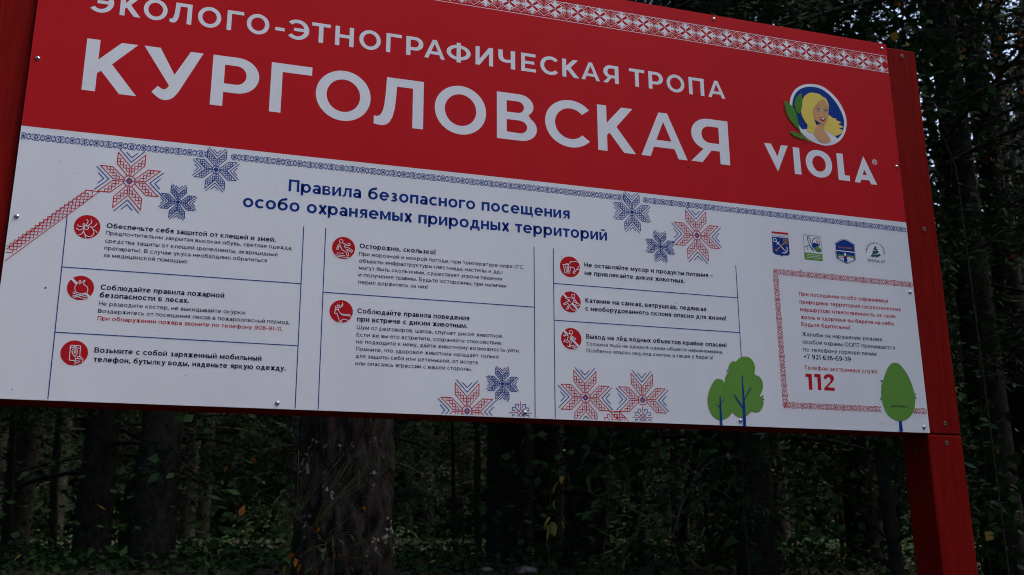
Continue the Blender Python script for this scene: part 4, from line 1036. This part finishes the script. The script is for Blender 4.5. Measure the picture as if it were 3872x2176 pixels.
# overhanging crowns added behind the board and beside the clearing to shade the wood
for x, y, i, s_ in ((-3.6,3.4,0,1.05),(-5.2,.2,1,1.0),(4.6,3.9,2,1.0),(-1.2,4.2,1,1.1),(6.8,5.6,0,1.1),(3.4,6.4,1,1.05),(9.0,3.2,1,1.0),(7.4,.6,0,1.0),(-7.8,-3.0,1,1.1),(10.5,-2.8,0,1.1)):
    tree('conifer', CON[i], x, y, x*3, s_, 'dark conifer added near the board to shade the wood', 'conifer', G_CON); placed.append((x, y))
OVH = conifer(41, 13, 4.3, 3.7, 60, 34, 15)  # high wide crown shaped to keep sky light off the wood
for x, y, rz in ((-1.6,3.5,0),(-3.8,1.4,1),(8.0,4.6,2),(.3,5.2,2),(6.6,3.6,5),(5.9,1.0,2),(-5.2,3.0,4),(3.9,7.6,1),(8.6,2.0,3),(9.5,-1.6,.6)):
    tree('conifer', OVH, x, y, rz, 1, 'dark conifer added near the board to shade the wood', 'conifer', G_CON)
for i in range(52):  # unseen ring of conifers, added to shade board and wood
    a_ = math.radians(88+i*184/51+rd.uniform(-3,3)); r_ = (11.5,14,17)[i % 3]+rd.uniform(-1,1)
    tree('conifer', CON[i % 3], CAM.x+r_*math.sin(a_), CAM.y+r_*math.cos(a_), i, rd.uniform(.95,1.2), 'unseen conifer added at the edge of the clearing to shade the scene', 'conifer', 'unseen conifers added for shade in front of the board')
for i, (x, y, s_, lb) in enumerate([(5.1,2.9,.95,'leafy tree filling the dark beside the right post'),
    (7.6,6.8,1.2,'tall twiggy broadleaf under the sky gaps at the right edge'),(4.3,5.4,1.25,'twiggy tree with a few yellow leaves above the right post')]):
    tree('broadleaf_tree', BRO[i % 2], x, y, i*1.3, s_, lb, 'tree')

# leafy mass closing the view between the trunks, and the low herbs
def scatter_mass(name, n_, fx, size, mats, autumn, label, cat):
    P_ = fx(n_); D = rand_dirs(n_,.5); U_ = unit(np.cross(D, rand_dirs(n_)+np.array([0,0,1.0])))
    L = rng.uniform(size[0], size[1], n_); me = quad_mesh(name, quads(P_, D, U_, L, L*rng.uniform(.45,.75,n_)), (rng.random(n_) < autumn)*rng.integers(1,len(mats),n_))
    o = link(name, me, None, mats); tag(o, label, cat, kind='stuff'); return o
rng = np.random.default_rng(77)
def gzv(P_): return np.array([gz(a, b_) for a, b_ in P_[:, :2]])
def f_far(n_):  # ring carried on out of view to block low sky light
    a_ = np.radians(np.where(rng.random(n_) < .6, rng.uniform(-25, 66, n_), rng.uniform(66, 335, n_))); r_ = rng.uniform(30, 52, n_); P_ = np.stack([CAM.x+r_*np.sin(a_), CAM.y+r_*np.cos(a_), np.zeros(n_)], 1)
    hmax = np.where(np.degrees(a_) > 36, 13.0, 17.0); P_[:,2] = gzv(P_)+rng.random(n_)**1.5*hmax*(1+.25*np.sin(a_*40)); return P_
scatter_mass('distant_wood', 290000, f_far, (.35,.85), [L_FAR, L_FAR], 0, 'dark mass of distant woodland closing the view, added unseen round the clearing to block low sky', 'woodland')
def f_under(n_):
    y = 3.2+rng.random(n_)**1.1*20; x = rng.uniform(-6, 10, n_)*(y+3)/7; P_ = np.stack([x, y, np.zeros(n_)], 1); P_[:,2] = gzv(P_)
    cl = np.array([noise.noise(Vector((a*.7, b_*.7, 5))) for a, b_ in P_[:,:2]]); P_[:,2] += rng.random(n_)**2.2*np.clip(.35+2.2*cl, .1, 1.9); return P_
scatter_mass('undergrowth', 45000, f_under, (.04,.10), [L_BROAD, L_YEL, L_ORG], .012, 'dim leafy undergrowth between the trunks', 'undergrowth')
def f_herb(n_):
    y = .6+rng.random(n_)*9; x = rng.uniform(-4.5, 8.5, n_)*(y+3)/6; P_ = np.stack([x, y, np.zeros(n_)], 1); P_[:,2] = gzv(P_)+rng.random(n_)*.16; return P_
scatter_mass('ground_cover', 60000, f_herb, (.02,.06), [L_BROAD, L_ORG, L_YEL], .012, 'low herbs and fallen leaves on the forest floor', 'herbs')

# fine twigs against the sky at the upper right: one bare crown, its own bush
parts = []; rd = random.Random(5)
base = at(3640, 1500, 4.8); base.z = gz(base.x, 4.8)
for i in range(26):
    px, py = rd.uniform(3420,3860), rd.uniform(60,1500); p0 = at(px, py, 4.8+rd.uniform(-.6,.8)); d = Vector((rd.uniform(-1,1), rd.uniform(-.3,.3), rd.uniform(-.25,.9))).normalized(); L_ = rd.uniform(.4,1.1); pts = []; bend = Vector((rd.uniform(-.3,.3),0,rd.uniform(-.3,.3)))
    for j in range(7): t_ = j/6; pts.append(p0-base+d*L_*t_+bend*t_*t_)
    parts.append(tube(pts, [.0045*(1-.7*j/6) for j in range(7)], 4))
for i in range(5):
    a_ = at(3560+i*60, 1400, 4.8)-base; b_ = at(3480+i*85, 60+i*30, 4.9)-base
    parts.append(tube([Vector((0,0,-.1))+Vector((i*.05,0,0)), a_*.6, a_, a_.lerp(b_,.5)+Vector((.12*(-1)**i,0,0)), b_], [.012,.010,.008,.006,.003], 6))
o = empty('twiggy_bush', base); v, f_ = join(parts); link('branch', mesh('branch', v, f_), o, [BK_MOSS], True)
tag(o, 'bare twiggy bush with fine crossing twigs, right of the right post', 'bush')
E_KEEP = o

# ------------------------------------------------------------ near leaves, each its own part
def leaf_shape(kind, mat):
    if kind == 'heart': pts = [(0,0),(.30,-.10),(.50,.12),(.50,.42),(.30,.72),(0,1.05),(-.30,.72),(-.50,.42),(-.50,.12),(-.30,-.10)]
    elif kind == 'oval': pts = [(0,0),(.18,.15),(.27,.42),(.20,.75),(0,1.0),(-.20,.75),(-.27,.42),(-.18,.15)]
    else: pts = [(0,0),(.2,.05),(.45,.1),(.34,.28),(.5,.5),(.3,.55),(.25,.8),(.1,.78),(0,1.05),(-.1,.78),(-.25,.8),(-.3,.55),(-.5,.5),(-.34,.28),(-.45,.1),(-.2,.05)]
    V_ = [(x, y, .16*abs(x)-.22*y*y) for x, y in pts]; n_ = len(pts); V_.append((0,.45,-.05)); F_ = [(i, (i+1) % n_, n_) for i in range(n_)]
    me = mesh('leaf', V_, F_); me.materials.append(mat); return me
LH = leaf_shape('heart', L_BROAD); LO = leaf_shape('oval', L_BROAD); LHP = leaf_shape('heart', L_PALE); LOY = leaf_shape('oval', L_YEL); LLY = leaf_shape('lobed', L_YEL); LLO = leaf_shape('lobed', L_ORG)
def leafy_sapling(name, stem, Y, spots, label, me_l, size, seed, w=.006, cat='sapling'):
    """spots: pixels (x, y, size px or None, mesh or None)"""
    rd = random.Random(seed); P_ = [at(x, y, Y) for x, y in stem]; base = P_[-1].copy(); base.z = gz(base.x, Y)-.03
    P_ = P_+[base] if P_[-1].z > base.z else P_
    o = empty(name, base); loc = [p-base for p in P_]; parts = [tube(smooth([tuple(p) for p in loc],3,False), [w*(.4+.6*i/(3*(len(loc)-1))) for i in range(3*(len(loc)-1)+1)], 6)]
    for sp in spots:
        x, y = sp[0], sp[1]; sz = (sp[2] if len(sp) > 2 and sp[2] else size*rd.uniform(.75,1.15))/F*(Y-CAM.y)
        c_ = at(x, y, Y+rd.uniform(-.15,.15))-base; near = min(loc, key=lambda p: (p-c_).length)
        parts.append(tube([near, near.lerp(c_,.5)+Vector((0,0,.02)), c_], [.002,.0015,.001], 4))
        l_ = link('leaf', sp[3] if len(sp) > 3 and sp[3] else me_l, o); l_.location = c_; l_.scale = (sz,)*3
        dx = c_.x-near.x; l_.rotation_euler = (rd.uniform(-.75,.15)-.6, rd.uniform(-.5,.5), rd.uniform(-.6,.6)+(-1.3 if dx > 0 else 1.3))
        if len(sp) > 4: l_.rotation_euler = sp[4]
    v, f_ = join(parts); link('stem', mesh('stem', v, f_), o, [BK_MOSS], True); tag(o, label, cat); return o
leafy_sapling('linden_sapling', [(2808,1625),(2810,1800),(2812,1950),(2830,2120)], 3.0,
  [(2715,1640),(2800,1650),(2830,1682),(2715,1700),(2760,1695),(2740,1740),(2830,1768),(2700,1768),(2720,1830,95),(2790,1810),(2690,1850),(2810,1870),(2620,1890),(2830,1940),(2720,1930),(2760,1970),(2835,1985,70),(2650,1985),(2780,2040),(2700,2060),(2850,2080)],
  'sapling with broad heart shaped leaves below the printed green trees', LH, 62, 1)
leafy_sapling('hazel_sapling', [(2312,1620),(2306,1750),(2300,1900),(2290,2040),(2285,2120)], 2.9,
  [(2250,1622),(2380,1625,60),(2230,1710,75),(2385,1720,70),(2320,1760),(2300,1790),(2230,1800),(2385,1845,70),(2270,1885,72),(2310,1885),(2325,1960,60),(2235,1935),(2300,2000),(2310,2080,70),(2240,2110),(2244,1905,20,LLY),(2110,1825,50,LLY),(2128,1800,36,LLY),(2097,1893,36,LHP)],
  'hazel sapling with large dark leaves in front of the grey pine', LH, 58, 2)
leafy_sapling('drooping_sapling', [(2085,1780),(2082,1860),(2079,1945),(2076,2060),(2075,2150)], 2.4,
  [(2080,1960,46,LHP),(2078,1985,48,LHP),(2076,2015,38,LHP),(2122,1975,26,LHP)], 'thin hanging twig with pale insect eaten leaves, left of the hazel', LHP, 40, 3, .003)
leafy_sapling('rowan_sapling', [(1120,1960),(1180,2000),(1230,2060),(1260,2120)], 1.9,
  [(985+i*17, 1868+i*14+((-1)**i)*12, 30, LO) for i in range(11)]+[(1010+i*16, 2015-i*5+((-1)**i)*13, 30, LO) for i in range(8)]+[(1130+i*22, 1700+((i*37) % 50), 38, LO) for i in range(10)]+
  [(1300+(i*53) % 180, 1720+(i*41) % 120, 34, LO) for i in range(12)]+[(1090+(i*47) % 330, 1990+(i*31) % 170, 36, LO) for i in range(26)]+
  [(1125,2115,30,LLO),(1140,2135,36,LLO),(1080,2140,30,LLO),(1210,2150,26,LLO),(1205,1995,20,LLO),(1110,2095,30,LLO),(1375,1915,22,LLO)],
  'rowan sapling with narrow leaflets, some orange, at the foot of the massive pine', LO, 32, 4, .005)
leafy_sapling('nettle_clump', [(3400,1640),(3395,1760),(3400,1900),(3405,2050)], 3.6,
  [(3340,1700,55),(3380,1720,60),(3350,1745,50),(3400,1765),(3360,1810),(3390,1840),(3350,1880,70),(3400,1900,80),(3340,1940),(3395,1990),(3350,2050),(3402,2090)], 'green leafy shoot pressed against the left side of the red leg', LH, 52, 5)
leafy_sapling('hazel_sapling', [(3700,1300),(3705,1500),(3720,1700),(3730,1900),(3740,2120)], 3.2,
  [(3690,1120,40),(3760,1125,40),(3790,1185,46),(3720,1215,52,LH),(3740,1520,60),(3800,1560,60),(3690,1540),(3660,1650),(3760,1670,70),(3680,1720,70),(3730,1730,80),(3830,1720),(3780,1800,70),(3840,1830,76),(3700,1830,60),(3735,1890,80),(3800,1900,70),(3690,1960),(3750,2000,70),(3840,1990,70),(3710,2070,60),(3790,2090,70),(3860,2100,60),(3765,1700,22,LLO),(3745,1530,20,LLO)],
  'tall hazel with big shaded leaves right of the red leg', LH, 58, 6)
leafy_sapling('autumn_twig', [(3380,20),(3400,120),(3372,230),(3390,330),(3500,420),(3600,600),(3650,900)], 1.6,
  [(3428,174,40,LOY,(1.45,.55,.2)),(3058,104,24,LOY,(1.3,.2,0)),(3775,140,30,LLO),(3640,185,22,LLO),(3600,205,16,LLO),(3490,225,22,LLO),(3850,120,26,LLO),(3762,205,22,LLO),(3730,20,26,LLO),(3395,10,24,LLO),(3860,165,22,LLO),(3865,345,22,LLO),(3745,595,18,LLO),(3600,700,16,LLO),(3560,880,18,LOY),(3835,1010,18,LLO),
   (3655,120,20,LO),(3700,300,24,LO),(3560,300,22,LO),(3480,90,22,LO),(3830,300,24,LO),(3610,420,22,LO),(3700,520,22,LO),(3810,640,24,LO)],
  'thin twigs with one bright yellow leaf above the top of the right post', LO, 24, 7, .005, 'twig')

# pale stones on the forest floor
def stone(px, py, w, hgt, Y, label, seed):
    q_ = at(px, py, Y); bm = bmesh.new(); bmesh.ops.create_icosphere(bm, subdivisions=3, radius=1); s_ = w/2/F*(Y-CAM.y)
    for v_ in bm.verts:
        n_ = 1+.28*noise.noise(v_.co*1.3+Vector((seed,0,0)))+.09*noise.noise(v_.co*5+Vector((seed,0,0))); v_.co = Vector((v_.co.x*s_*n_, v_.co.y*s_*.8*n_, v_.co.z*s_*hgt*n_))
    me = bpy.data.meshes.new('stone'); bm.to_mesh(me); bm.free(); o_ = link('stone', me, None, [M_STONE], True); o_.location = q_; tag(o_, label, 'stone'); return o_
stone(1985, 2160, 92, .42, 3.8, 'larger pale stone with dark patches on the ground right of the massive pine', 1)
stone(1838, 2156, 50, .45, 3.8, 'small pale stone nearer the massive pine', 4)
